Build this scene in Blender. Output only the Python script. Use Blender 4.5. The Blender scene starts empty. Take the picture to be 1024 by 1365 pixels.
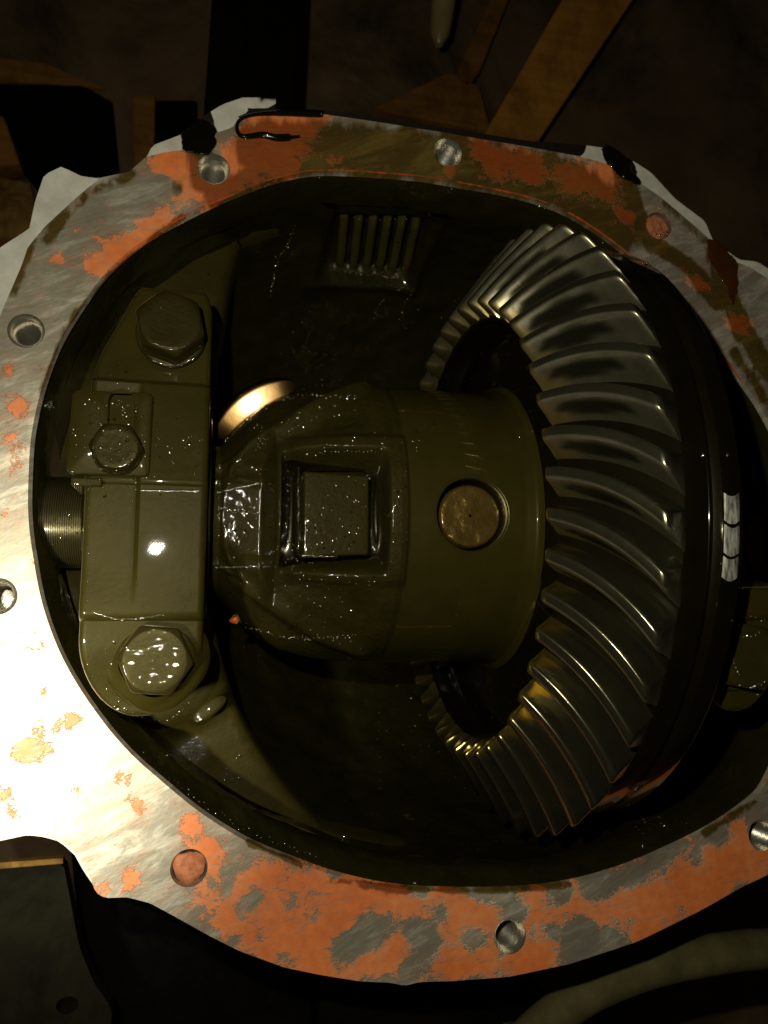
import bpy, bmesh, math, random
import numpy as np
from mathutils import Vector, Matrix, noise
from mathutils.geometry import delaunay_2d_cdt
random.seed(7); np.random.seed(7)
S = bpy.context.scene
COL = S.collection
# ------------------------------------------------------------------ camera, world, lamps
FPX, W, H = 1065.0, 1024.0, 1365.0
PSI, TAU, DIST = .2311, .1348, .3524
CF = np.array([math.sin(PSI)*math.cos(TAU), math.sin(TAU), -math.cos(PSI)*math.cos(TAU)])
CR = np.cross(CF, [0, 1, 0]); CR /= np.linalg.norm(CR)
CU = np.cross(CR, CF)
CP = -DIST*CF
cd = bpy.data.cameras.new('camera'); cam = bpy.data.objects.new('camera', cd); COL.objects.link(cam)
cam.matrix_world = Matrix([[CR[i], CU[i], -CF[i], CP[i]] for i in range(3)] + [[0, 0, 0, 1]])
cd.sensor_fit = 'VERTICAL'; cd.sensor_height = 36; cd.sensor_width = 27; cd.lens = 36*FPX/H
cd.clip_start = .01; cd.clip_end = 50
S.camera = cam
cd.dof.use_dof = True; cd.dof.focus_distance = .285; cd.dof.aperture_fstop = 20
wd = bpy.data.worlds.new('World'); S.world = wd; wd.use_nodes = True
wd.node_tree.nodes['Background'].inputs[0].default_value = (.9, .75, .5, 1)
wd.node_tree.nodes['Background'].inputs[1].default_value = .006
S.view_settings.view_transform = 'Standard'; S.view_settings.look = 'None'
S.view_settings.exposure = 0
S.cycles.sample_clamp_indirect = 6
S.cycles.max_bounces = 8

def lamp(name, kind, loc, power, col, radius, target=None, spot=None, blend=.5):
    l = bpy.data.lights.new(name, kind); l.energy = power; l.color = col; l.shadow_soft_size = radius
    o = bpy.data.objects.new(name, l); COL.objects.link(o); o.location = loc
    if spot: l.spot_size = math.radians(spot); l.spot_blend = blend
    if target is not None:
        o.rotation_euler = (Vector(target)-Vector(loc)).to_track_quat('-Z', 'Y').to_euler()
    return o
lamp('phone_flash', 'POINT', (-.108, -.012, .335), 3.1, (1, .93, .74), .0024)
lamp('work_torch', 'SPOT', (-.196, -.112, .205), 5.4, (1, .93, .76), .010, (-.166, -.084, 0), 66, 1.0)

# ------------------------------------------------------------------ helpers
def ray(px, py):
    return CF + (px-W/2)/FPX*CR - (py-H/2)/FPX*CU
def P(px, py, z=0.0):
    d = ray(px, py); t = (z-CP[2])/d[2]; return CP + t*d
def PP(pts, z=0.0): return [P(a, b, z)[:2] for a, b in pts]
def project(V):
    d = np.asarray(V)-CP; zz = d@CF
    return np.stack([W/2+FPX*(d@CR)/zz, H/2-FPX*(d@CU)/zz], -1)
AY, AZ = -.0018, -.0298           # the axle line (parallel to X)

def empty(name, loc, label, cat, group=None):
    o = bpy.data.objects.new(name, None); COL.objects.link(o); o.location = loc; o.empty_display_size = .02
    o['label'] = label; o['category'] = cat
    if group: o['group'] = group
    return o
def tag(o, label, cat, group=None):
    o['label'] = label; o['category'] = cat
    if group: o['group'] = group
    return o
def wloc(o):
    v = np.zeros(3)
    while o is not None:
        v += np.array(o.location); o = o.parent
    return v
def mk(name, V, Fc, mat, parent=None, smooth=35, world=True, loc=None, kind=None):
    V = np.asarray(V, float)
    if parent is not None and world: V = V-wloc(parent)
    elif loc is not None: V = V-np.asarray(loc)
    me = bpy.data.meshes.new(name)
    me.from_pydata([tuple(v) for v in V], [], [tuple(int(i) for i in f) for f in Fc])
    me.validate(); me.update()
    if smooth is not None:
        me.polygons.foreach_set('use_smooth', [True]*len(me.polygons))
        if smooth < 180: me.set_sharp_from_angle(angle=math.radians(smooth))
    me.materials.append(mat)
    o = bpy.data.objects.new(name, me); COL.objects.link(o)
    if parent is not None: o.parent = parent
    elif loc is not None: o.location = loc
    if kind: o['kind'] = kind
    return o
def fix_normals(o):
    bm = bmesh.new(); bm.from_mesh(o.data); bmesh.ops.recalc_face_normals(bm, faces=bm.faces[:]); bm.to_mesh(o.data); bm.free()
    return o
def bevel(o, w, seg=2, ang=40):
    m = o.modifiers.new('bevel', 'BEVEL'); m.width = w; m.segments = seg; m.limit_method = 'ANGLE'; m.angle_limit = math.radians(ang)
    return o
def grid_faces(nu, nv, cu=False, cv=False):
    f = []
    for i in range(nu if cu else nu-1):
        for j in range(nv if cv else nv-1):
            i2, j2 = (i+1) % nu, (j+1) % nv
            f.append((i*nv+j, i2*nv+j, i2*nv+j2, i*nv+j2))
    return f
def lathe_x(prof, n=128, y=AY, z=AZ, closed=False):
    """revolve (x, r) points about the axle line"""
    V = []
    for x, r in prof:
        for k in range(n):
            a = 2*math.pi*k/n; V.append((x, y+r*math.sin(a), z+r*math.cos(a)))
    return V, grid_faces(len(prof), n, closed, True)
def box(c, s, rot=0):
    V = []
    for k in range(8):
        x, y, z = [(-.5, .5)[(k >> b) & 1]*s[b] for b in range(3)]
        V.append((c[0]+x*math.cos(rot)-y*math.sin(rot), c[1]+x*math.sin(rot)+y*math.cos(rot), c[2]+z))
    return V, [(0, 2, 3, 1), (4, 5, 7, 6), (0, 1, 5, 4), (2, 6, 7, 3), (0, 4, 6, 2), (1, 3, 7, 5)]
def join(*ms):
    V, Fc = [], []
    for v, f in ms:
        o = len(V); V += [tuple(q) for q in v]; Fc += [tuple(i+o for i in q) for q in f]
    return V, Fc
def tube(pts, rad, n=16, caps=True):
    pts = [Vector(p) for p in pts]; V = []; m = len(pts)
    for i, p in enumerate(pts):
        t = (pts[min(i+1, m-1)]-pts[max(i-1, 0)]).normalized()
        a = t.cross(Vector((0, 0, 1)));
        if a.length < 1e-4: a = t.cross(Vector((0, 1, 0)))
        a.normalize(); b = a.cross(t); r = rad[i] if hasattr(rad, '__len__') else rad
        for k in range(n):
            w = 2*math.pi*k/n; V.append(tuple(p+a*r*math.cos(w)+b*r*math.sin(w)))
    F_ = grid_faces(m, n, False, True)
    if caps: F_ += [tuple(range(n))[::-1], tuple((m-1)*n+k for k in range(n))]
    return V, F_
def spline(pts, n, closed=False):
    """Catmull-Rom through the points, n samples even in length"""
    p = np.asarray(pts, float); m = len(p); out = []
    segs = m if closed else m-1
    for i in range(segs):
        if closed: a, b, c, d = p[(i-1) % m], p[i], p[(i+1) % m], p[(i+2) % m]
        else: a, b, c, d = p[max(i-1, 0)], p[i], p[i+1], p[min(i+2, m-1)]
        for t in np.linspace(0, 1, 24, endpoint=False):
            out.append(.5*((2*b)+(c-a)*t+(2*a-5*b+4*c-d)*t*t+(3*b-a-3*c+d)*t**3))
    if closed: out.append(out[0])
    else: out.append(p[-1])
    out = np.array(out); L = np.r_[0, np.cumsum(np.linalg.norm(np.diff(out, axis=0), axis=1))]
    s = np.linspace(0, L[-1], n, endpoint=not closed)
    return np.stack([np.interp(s, L, out[:, k]) for k in range(out.shape[1])], 1)
def resample(poly, step):
    p = np.asarray(poly, float); p = np.r_[p, p[:1]]
    L = np.r_[0, np.cumsum(np.linalg.norm(np.diff(p, axis=0), axis=1))]; n = int(L[-1]/step)
    s = np.linspace(0, L[-1], n, endpoint=False)
    return np.stack([np.interp(s, L, p[:, k]) for k in range(2)], 1)
def inside(poly, q):
    poly = np.asarray(poly); q = np.asarray(q); x, y = q[:, 0], q[:, 1]; r = np.zeros(len(q), bool); j = len(poly)-1
    for i in range(len(poly)):
        xi, yi = poly[i]; xj, yj = poly[j]
        c = ((yi > y) != (yj > y)) & (x < (xj-xi)*(y-yi)/(yj-yi+1e-15)+xi); r ^= c; j = i
    return r
def sst(a, b, x):
    t = np.clip((x-a)/(b-a), 0, 1); return t*t*(3-2*t)
def vnoise(V, s, octv=3, seed=0.0):
    return np.array([noise.fractal(Vector((v[0]*s+seed, v[1]*s, v[2]*s)), 1.0, 2.0, octv) for v in V])
def planar(outer, holes, step, z):
    """triangulated sheet with holes and inner points: V, F and the boundary loops"""
    pts = [Vector(p) for p in outer]; loops = [list(range(len(outer)))]
    edges = [(i, (i+1) % len(outer)) for i in range(len(outer))]
    for h in holes:
        o = len(pts); pts += [Vector(p) for p in h]; n = len(h); loops.append(list(range(o, o+n)))
        edges += [(o+i, o+(i+1) % n) for i in range(n)]
    lo, hi = np.min(outer, 0), np.max(outer, 0)
    gx, gy = np.meshgrid(np.arange(lo[0], hi[0], step), np.arange(lo[1], hi[1], step))
    g = np.stack([gx.ravel(), gy.ravel()], 1); g = g+(np.random.rand(*g.shape)-.5)*step*.5
    ok = inside(outer, g)
    for h in holes: ok &= ~inside(h, g)
    g = g[ok]; B = np.array([tuple(p) for p in pts])
    keep = [q for q in g if ((B-q)**2).sum(1).min() > (step*.45)**2]
    pts += [Vector(q) for q in keep]
    v, e, f, ov, oe, of = delaunay_2d_cdt(pts, edges, [], 0, 1e-7)
    v = np.array([tuple(q) for q in v]); mp = {}
    for i, src in enumerate(ov):
        for s_ in src: mp[s_] = i
    loops = [[mp[i] for i in l] for l in loops]
    cen = np.array([v[list(q)].mean(0) for q in f]); ok = inside(outer, cen)
    for h in holes: ok &= ~inside(h, cen)
    Fc = []
    for q, k in zip(f, ok):
        if not k: continue
        a, b, c = v[q[0]], v[q[1]], v[q[2]]
        if (b[0]-a[0])*(c[1]-a[1])-(b[1]-a[1])*(c[0]-a[0]) < 0: q = q[::-1]
        Fc.append(tuple(q))
    return np.c_[v, np.full(len(v), z)], Fc, loops

# ------------------------------------------------------------------ materials
def N(nt, t, **kw):
    n = nt.nodes.new(t)
    for k, v in kw.items():
        if k in n.inputs: n.inputs[k].default_value = v
        else: setattr(n, k, v)
    return n
def new_mat(name):
    m = bpy.data.materials.new(name); m.use_nodes = True; nt = m.node_tree
    b = nt.nodes['Principled BSDF']; return m, nt, b
def ramp(nt, src, stops):
    r = nt.nodes.new('ShaderNodeValToRGB'); e = r.color_ramp.elements
    while len(e) < len(stops): e.new(.5)
    for q, (p, c) in zip(e, stops): q.position = p; q.color = (*c, 1) if len(c) == 3 else c
    nt.links.new(src, r.inputs[0]); return r
def noise_tex(nt, scale, detail=5, rough=.55, obj='Object', stretch=None, dist=0):
    tc = nt.nodes.new('ShaderNodeTexCoord'); n = N(nt, 'ShaderNodeTexNoise', Scale=scale, Detail=detail, Roughness=rough, Distortion=dist)
    if stretch:
        mp = nt.nodes.new('ShaderNodeMapping'); mp.inputs['Scale'].default_value = stretch[:3]
        if len(stretch) > 3:
            mp.vector_type = 'TEXTURE'; mp.inputs['Scale'].default_value = [1/k for k in stretch[:3]]; mp.inputs['Rotation'].default_value = (0, 0, stretch[3])
        nt.links.new(tc.outputs[obj], mp.inputs[0]); nt.links.new(mp.outputs[0], n.inputs['Vector'])
    else: nt.links.new(tc.outputs[obj], n.inputs['Vector'])
    return n
def mixc(nt, fac, a, b, mode='MIX'):
    m = nt.nodes.new('ShaderNodeMix'); m.data_type = 'RGBA'; m.blend_type = mode
    for s, v in ((0, fac), (6, a), (7, b)):
        if hasattr(v, 'node'): nt.links.new(v, m.inputs[s])
        elif s == 0: m.inputs[0].default_value = v
        else: m.inputs[s].default_value = (*v, 1)
    return m.outputs[2]
def mth(nt, op, a, b=None, c=None):
    m = nt.nodes.new('ShaderNodeMath'); m.operation = op
    for i, v in enumerate((a, b, c)):
        if v is None: continue
        if hasattr(v, 'node'): nt.links.new(v, m.inputs[i])
        else: m.inputs[i].default_value = v
    return m.outputs[0]
def bump(nt, b, layers, normal='Normal'):
    prev = None
    for h, strength, dist in layers:
        bp = nt.nodes.new('ShaderNodeBump'); bp.inputs['Strength'].default_value = strength; bp.inputs['Distance'].default_value = dist
        nt.links.new(h, bp.inputs['Height'])
        if prev: nt.links.new(prev, bp.inputs['Normal'])
        prev = bp.outputs[0]
    nt.links.new(prev, b.inputs[normal]); return prev
def oily(name, c0, c1, rough=.45, metal=0.0, coat=1.0, crough=.06, cast=.0006, casts=350, ripple=.0004, ripples=70, tint=(1, .9, .62), tex=90, sparkle=0.0, patch=.52):
    """metal or paint under a film of brown gear oil"""
    m, nt, b = new_mat(name); L = nt.links
    n = noise_tex(nt, tex, 6, .6); r = ramp(nt, n.outputs[0], [(.3, c0), (.7, c1)]); L.new(r.outputs[0], b.inputs['Base Color'])
    b.inputs['Roughness'].default_value = rough; b.inputs['Metallic'].default_value = metal
    b.inputs['Coat Weight'].default_value = coat; b.inputs['Coat Roughness'].default_value = crough; b.inputs['Specular IOR Level'].default_value = .1
    b.inputs['Coat Tint'].default_value = (*tint, 1); b.inputs['Coat IOR'].default_value = 1.48
    nc = noise_tex(nt, casts, 4, .6); nr = noise_tex(nt, ripples, 3, .5, dist=.4)
    bump(nt, b, [(nc.outputs[0], .6, cast)])
    lay = [(nr.outputs[0], .6, ripple), (nc.outputs[0], .25, min(cast*.5, ripple))]
    big = noise_tex(nt, 16, 3, .6)                       # patches of thicker, browner film
    L.new(mixc(nt, mth(nt, 'MULTIPLY', big.outputs[0], .6), r.outputs[0], tuple(q*w for q, w in zip(c1, (1.05, .90, .50)))), b.inputs['Base Color'])
    if sparkle:
        gr = noise_tex(nt, 1300, 2, .5); pm = noise_tex(nt, 24, 5, .65)
        mr = nt.nodes.new('ShaderNodeMapRange'); mr.inputs[1].default_value = patch; mr.inputs[2].default_value = patch+.14; L.new(pm.outputs[0], mr.inputs[0])
        lay.append((mth(nt, 'MULTIPLY', gr.outputs[0], mr.outputs[0]), .9, sparkle))
    bump(nt, b, lay, 'Coat Normal')
    return m
M = {}
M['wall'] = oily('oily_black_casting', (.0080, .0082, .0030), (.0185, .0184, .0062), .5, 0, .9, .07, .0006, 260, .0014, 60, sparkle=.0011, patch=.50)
M['bowl'] = oily('oily_bowl_casting', (.0060, .0062, .0022), (.0140, .0140, .0046), .5, 0, 1, .06, .0008, 260, .0022, 60, sparkle=.0008, patch=.60)  # wall casting again, darker: the bowl's shade is put into the colour
M['rib'] = oily('lit_rib_casting', (.05, .05, .024), (.085, .083, .042), .28, .4, 1, .06, .0002, 300, .0006, 90)  # ribs coloured lighter than the bowl, as if catching light
M['drop'] = oily('oil_glint_drop', (.012, .0115, .003), (.018, .017, .004), .2, 0, 1, .05, .00001, 100, .00001, 50)
M['saddle'] = oily('oily_olive_casting', (.017, .0168, .0048), (.028, .0268, .0076), .5, 0, 1, .04, .0005, 240, .0012, 45, sparkle=.0008, patch=.58)
M['cap'] = oily('oily_cap_steel', (.017, .0174, .0044), (.030, .0294, .0076), .45, .0, 1, .018, .00035, 240, .00003, 40, tex=45)
M['rough'] = oily('oily_rough_casting', (.012, .0122, .0036), (.026, .0258, .0080), .5, .0, 1, .05, .0007, 620, .0010, 110, sparkle=.00025, patch=.56)
M['mach'] = oily('oily_machined_case', (.0200, .0202, .0050), (.0300, .0296, .0078), .4, .0, 1, .035, .0001, 200, .0004, 40, sparkle=.0007, patch=.66)
M['bolt'] = oily('oily_bolt_steel', (.013, .0130, .0044), (.026, .0255, .0090), .4, .2, 1, .035, .0003, 500, .0003, 90)
M['wetbolt'] = oily('flooded_bolt_steel', (.020, .0198, .0080), (.034, .033, .014), .4, .2, 1, .02, .0002, 500, .0034, 95)
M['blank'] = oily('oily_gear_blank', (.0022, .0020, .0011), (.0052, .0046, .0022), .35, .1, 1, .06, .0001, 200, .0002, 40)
M['thread'] = oily('oily_thread_steel', (.026, .026, .015), (.045, .044, .026), .3, .6, .6, .1, .0001, 500, .0001, 60)
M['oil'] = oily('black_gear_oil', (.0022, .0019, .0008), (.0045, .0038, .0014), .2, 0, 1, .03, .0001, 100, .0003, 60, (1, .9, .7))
M['oilb'] = oily('brown_gear_oil', (.012, .0075, .0018), (.026, .016, .0035), .15, 0, 1, .03, .0001, 100, .0003, 50, (1, .85, .6))
M['streak'] = oily('thin_brown_oil', (.028, .0115, .0025), (.055, .022, .005), .3, 0, 1, .05, .0001, 100, .0003, 50, (1, .85, .6))
M['glare'] = oily('coppery_glint', (.034, .023, .010), (.06, .041, .018), .22, 1, .9, .10, .0001, 100, .0002, 50, (1, .9, .7))  # for the tilted glint sheet; its warm halo is put into the colour

def tooth_material():
    m, nt, b = new_mat('oiled_gear_steel'); L = nt.links
    at = nt.nodes.new('ShaderNodeAttribute'); at.attribute_name = 'wear_dark'
    oi = nt.nodes.new('ShaderNodeObjectInfo'); tc = nt.nodes.new('ShaderNodeTexCoord'); va = nt.nodes.new('ShaderNodeVectorMath'); va.operation = 'ADD'
    cx = nt.nodes.new('ShaderNodeCombineXYZ'); L.new(mth(nt, 'MULTIPLY', oi.outputs['Random'], 9.0), cx.inputs[0]); L.new(tc.outputs['Object'], va.inputs[0]); L.new(cx.outputs[0], va.inputs[1])
    n = N(nt, 'ShaderNodeTexNoise', Scale=110, Detail=7, Roughness=.68); L.new(va.outputs[0], n.inputs['Vector']); base = ramp(nt, n.outputs[0], [(.3, (.30, .29, .20)), (.7, (.46, .445, .34))])
    c = mixc(nt, at.outputs['Fac'], base.outputs[0], (.11, .107, .066))
    am = nt.nodes.new('ShaderNodeAttribute'); am.attribute_name = 'amber'; c = mixc(nt, am.outputs['Fac'], c, (.62, .47, .07))
    L.new(c, b.inputs['Base Color']); b.inputs['Metallic'].default_value = .93; b.inputs['Specular IOR Level'].default_value = .3
    ro = mth(nt, 'MULTIPLY_ADD', at.outputs['Fac'], -.19, .32); ro2 = mth(nt, 'MULTIPLY_ADD', n.outputs[0], .08, ro)
    L.new(mth(nt, 'MAXIMUM', ro2, .1), b.inputs['Roughness'])
    b.inputs['Coat Weight'].default_value = .5; b.inputs['Coat Roughness'].default_value = .05; b.inputs['Coat Tint'].default_value = (1, .95, .78, 1)
    nr = N(nt, 'ShaderNodeTexNoise', Scale=90, Detail=4, Roughness=.6, Distortion=.6); L.new(va.outputs[0], nr.inputs['Vector']); bump(nt, b, [(nr.outputs[0], .6, .0011)], 'Coat Normal')
    fine = N(nt, 'ShaderNodeTexNoise', Scale=420, Detail=3, Roughness=.6); L.new(va.outputs[0], fine.inputs['Vector']); bump(nt, b, [(nr.outputs[0], .4, .00018), (fine.outputs[0], .3, .00012)])
    return m
M['tooth'] = tooth_material()

def flange_material():
    m, nt, b = new_mat('gasket_face'); L = nt.links
    ao = nt.nodes.new('ShaderNodeAttribute'); ao.attribute_name = 'sealant'
    al = nt.nodes.new('ShaderNodeAttribute'); al.attribute_name = 'oil'
    # bare milled iron with scraper marks
    sc = noise_tex(nt, 38, 7, .7, stretch=(1, 4, 1, math.radians(24)), dist=.8); sc2 = noise_tex(nt, 160, 5, .65, stretch=(1, 6, 1, math.radians(30)), dist=.6)
    pt = noise_tex(nt, 22, 5, .6)
    s = mth(nt, 'MULTIPLY_ADD', sc2.outputs[0], .22, mth(nt, 'MULTIPLY', sc.outputs[0], .75))
    s = mth(nt, 'MULTIPLY_ADD', pt.outputs[0], .6, mth(nt, 'ADD', s, -.28))
    iron = ramp(nt, s, [(.22, (.21, .19, .14)), (.5, (.34, .315, .235)), (.70, (.68, .65, .52))])
    # orange silicone left in torn patches
    n1 = noise_tex(nt, 95, 10, .70, dist=.5); n2 = noise_tex(nt, 260, 5, .6)
    e = mth(nt, 'MULTIPLY_ADD', n1.outputs[0], 2.5, mth(nt, 'ADD', ao.outputs['Fac'], -1.80))
    e = mth(nt, 'MULTIPLY_ADD', n2.outputs[0], .6, mth(nt, 'ADD', e, -.30))
    n5 = noise_tex(nt, 620, 4, .65, stretch=(1, 2.5, 1, math.radians(15))); e = mth(nt, 'MULTIPLY_ADD', n5.outputs[0], .9, mth(nt, 'ADD', e, -.45))
    mk_ = nt.nodes.new('ShaderNodeMapRange'); mk_.interpolation_type = 'SMOOTHSTEP'; mk_.inputs[1].default_value = -.07; mk_.inputs[2].default_value = .07
    L.new(e, mk_.inputs[0]); msk = mk_.outputs[0]
    thin = nt.nodes.new('ShaderNodeMapRange'); thin.inputs[1].default_value = -.50; thin.inputs[2].default_value = .02; thin.inputs[4].default_value = .75
    L.new(e, thin.inputs[0])
    oc = ramp(nt, mth(nt, 'MULTIPLY_ADD', pt.outputs[0], .7, mth(nt, 'MULTIPLY', n2.outputs[0], .4)), [(.35, (.54, .118, .022)), (.55, (.70, .190, .044)), (.72, (.78, .28, .10))])
    # smears of thin sealant dragged along the scraper marks, and scratches through the thick of it
    drag = nt.nodes.new('ShaderNodeMapRange'); drag.inputs[1].default_value = .42; drag.inputs[2].default_value = .64; L.new(sc2.outputs[0], drag.inputs[0])
    iron2 = mixc(nt, mth(nt, 'MULTIPLY', thin.outputs[0], drag.outputs[0]), iron.outputs[0], (.58, .22, .09))
    scr = noise_tex(nt, 90, 6, .7, stretch=(1, 11, 1, math.radians(8)), dist=.3)
    cut = nt.nodes.new('ShaderNodeMapRange'); cut.inputs[1].default_value = .555; cut.inputs[2].default_value = .66; cut.inputs[4].default_value = .85; L.new(scr.outputs[0], cut.inputs[0])
    tn = nt.nodes.new('ShaderNodeMapRange'); tn.inputs[1].default_value = -.05; tn.inputs[2].default_value = .42; tn.inputs[3].default_value = .50; tn.inputs[4].default_value = 0.0; L.new(e, tn.inputs[0])
    core = nt.nodes.new('ShaderNodeMapRange'); core.inputs[1].default_value = .25; core.inputs[2].default_value = .75; core.inputs[3].default_value = 1.0; core.inputs[4].default_value = .55; L.new(e, core.inputs[0])
    msk0 = msk; msk = mth(nt, 'MULTIPLY', msk, mth(nt, 'SUBTRACT', 1.0, mth(nt, 'MULTIPLY', cut.outputs[0], core.outputs[0])))
    thin_c = mixc(nt, mth(nt, 'MULTIPLY', tn.outputs[0], mth(nt, 'MULTIPLY_ADD', sc2.outputs[0], 1.6, -.2)), oc.outputs[0], iron2)
    col = mixc(nt, msk, iron2, thin_c)
    # translucent oil film over it
    n3 = noise_tex(nt, 45, 5, .6, stretch=(2.5, .5, 1)); on = mth(nt, 'MULTIPLY_ADD', n3.outputs[0], 1.3, mth(nt, 'ADD', al.outputs['Fac'], -1.12))
    om = nt.nodes.new('ShaderNodeMapRange'); om.interpolation_type = 'SMOOTHSTEP'; om.inputs[1].default_value = -.12; om.inputs[2].default_value = .22; L.new(on, om.inputs[0])
    wet = mixc(nt, 1.0, col, (.36, .265, .075), 'MULTIPLY'); col2 = mixc(nt, om.outputs[0], col, wet)
    L.new(col2, b.inputs['Base Color'])
    L.new(mth(nt, 'MULTIPLY', mth(nt, 'SUBTRACT', 1.0, msk), .55), b.inputs['Metallic'])
    rr = mth(nt, 'MULTIPLY_ADD', msk, .12, mth(nt, 'MULTIPLY_ADD', sc2.outputs[0], .2, .34)); L.new(rr, b.inputs['Roughness'])
    L.new(om.outputs[0], b.inputs['Coat Weight']); b.inputs['Coat Roughness'].default_value = .08
    h = mth(nt, 'MULTIPLY_ADD', msk0, 1.0, mth(nt, 'MULTIPLY', sc2.outputs[0], .12))
    bump(nt, b, [(h, .5, .0005), (n2.outputs[0], .3, .0003)])
    return m
M['flange'] = flange_material()
def simple(name, c0, c1, rough, metal=0, scale=60, bmp=.0005, coat=0, stretch=None):
    m, nt, b = new_mat(name); n = noise_tex(nt, scale, 7, .62, stretch=stretch)
    r = ramp(nt, n.outputs[0], [(.32, c0), (.68, c1)]); nt.links.new(r.outputs[0], b.inputs['Base Color'])
    b.inputs['Roughness'].default_value = rough; b.inputs['Metallic'].default_value = metal; b.inputs['Coat Weight'].default_value = coat
    b.inputs['Specular IOR Level'].default_value = .5 if rough < .6 else .08
    if rough >= .69 and name != 'olive_rubber':
        g = noise_tex(nt, scale*.45, 8, .7, dist=.6); gm = nt.nodes.new('ShaderNodeMapRange'); gm.inputs[1].default_value = .46; gm.inputs[2].default_value = .62; nt.links.new(g.outputs[0], gm.inputs[0])
        nt.links.new(mixc(nt, mth(nt, 'MULTIPLY', gm.outputs[0], .8), r.outputs[0], tuple(q*.22 for q in c0)), b.inputs['Base Color'])
    bump(nt, b, [(n.outputs[0], .6, bmp)]); return m
def lip_material():
    m, nt, b = new_mat('pale_grey_paint'); L = nt.links
    al = nt.nodes.new('ShaderNodeAttribute'); al.attribute_name = 'oil'
    n = noise_tex(nt, 90, 7, .65); c = ramp(nt, n.outputs[0], [(.3, (.40, .40, .33)), (.7, (.60, .60, .52))])
    e = mth(nt, 'MULTIPLY_ADD', n.outputs[0], .5, mth(nt, 'ADD', al.outputs['Fac'], -.75))
    om = nt.nodes.new('ShaderNodeMapRange'); om.inputs[1].default_value = -.03; om.inputs[2].default_value = .03; L.new(e, om.inputs[0])
    L.new(mixc(nt, om.outputs[0], c.outputs[0], (.006, .004, .002)), b.inputs['Base Color']); b.inputs['Roughness'].default_value = .5
    bump(nt, b, [(n.outputs[0], .5, .0006)]); return m
M['lip'] = lip_material()
M['seal'] = simple('orange_silicone', (.55, .10, .016), (.72, .16, .03), .42, 0, 200, .0004, .5)
M['sealoil'] = simple('oil_soaked_silicone', (.30, .045, .010), (.50, .085, .018), .3, 0, 150, .0004, .8)
M['plug'] = simple('dirty_silicone', (.26, .085, .035), (.52, .20, .10), .6, 0, 260, .0004)
M['bore'] = simple('bright_thread', (.40, .38, .30), (.55, .52, .43), .3, .9, 300, .0003)
M['pin'] = oily('oily_pin_end', (.055, .042, .016), (.15, .115, .050), .3, .6, 1, .04, .0009, 200, .0022, 105)
M['floor'] = simple('dirty_concrete', (.13, .085, .042), (.22, .15, .08), .85, 0, 9, .004)
M['wood'] = simple('amber_timber', (.50, .215, .030), (.68, .32, .055), .7, 0, 12, .001, 0, (1, 9, 1))
M['wood2'] = simple('dark_timber', (.20, .09, .018), (.34, .16, .036), .8, 0, 14, .001, 0, (1, 7, 1))
M['black'] = simple('black_rubber', (.002, .0016, .001), (.006, .0045, .0025), .8, 0, 60, .003)
M['tread'] = simple('worn_tyre', (.006, .006, .005), (.05, .048, .035), .6, 0, 55, .012)
M['hose'] = simple('olive_rubber', (.075, .066, .026), (.13, .112, .046), .7, 0, 70, .0006)
M['stand'] = simple('green_grey_steel', (.009, .0085, .004), (.020, .018, .008), .75, 0, 25, .0006)
M['rust'] = simple('rusted_edge', (.16, .085, .02), (.30, .17, .045), .8, 0, 60, .001)
M['card'] = simple('brown_cardboard', (.10, .062, .028), (.15, .095, .044), .9, 0, 20, .0008)
M['glass'] = oily('dull_plastic', (.20, .17, .10), (.30, .26, .16), .35, 0, .5, .2, .0002, 60, .0004, 30)
M['crumb'] = M['seal']

# ------------------------------------------------------------------ axle housing
INNER = [(38, 640), (42, 580), (55, 520), (75, 465), (100, 420), (140, 365), (185, 325), (235, 295), (290, 268), (350, 244), (400, 231), (440, 228), (500, 231), (560, 236), (620, 246), (680, 257),
         (740, 275), (790, 302), (840, 339), (890, 385), (940, 440), (985, 500), (1024, 560), (1058, 640), (1075, 720), (1076, 800), (1068, 890), (1050, 975), (1022, 1042), (1000, 1068), (950, 1103), (880, 1138), (820, 1162),
         (750, 1180), (680, 1187), (600, 1188), (520, 1183), (450, 1168), (390, 1147), (330, 1122), (270, 1085), (220, 1045), (170, 1000), (125, 945), (85, 880), (58, 810), (44, 740), (38, 690)]
OUTER = [(-60, 700), (-52, 600), (-30, 500), (-8, 440), (12, 393), (29, 354), (37, 330), (59, 303), (101, 264), (133, 237), (172, 229), (195, 209), (219, 203), (244, 200), (262, 186), (285, 178), (310, 170), (318, 158), (335, 152),
         (430, 152), (500, 162), (600, 178), (650, 187), (700, 195), (775, 209), (805, 217), (842, 236), (880, 262), (925, 300), (945, 318), (970, 345), (1000, 356), (1024, 372), (1070, 420), (1110, 520), (1140, 640), (1150, 760), (1140, 900), (1110, 1040), (1070, 1120), (1024, 1166),
         (990, 1182), (930, 1216), (850, 1255), (760, 1285), (680, 1302), (600, 1308), (560, 1309), (540, 1314), (520, 1310), (480, 1308), (430, 1300), (380, 1290), (320, 1268), (280, 1248), (230, 1220), (200, 1204), (170, 1196), (140, 1197), (128, 1190),
         (118, 1165), (107, 1145), (90, 1125), (70, 1117), (37, 1112), (15, 1090), (-5, 1070), (-35, 1000), (-55, 880)]
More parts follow.
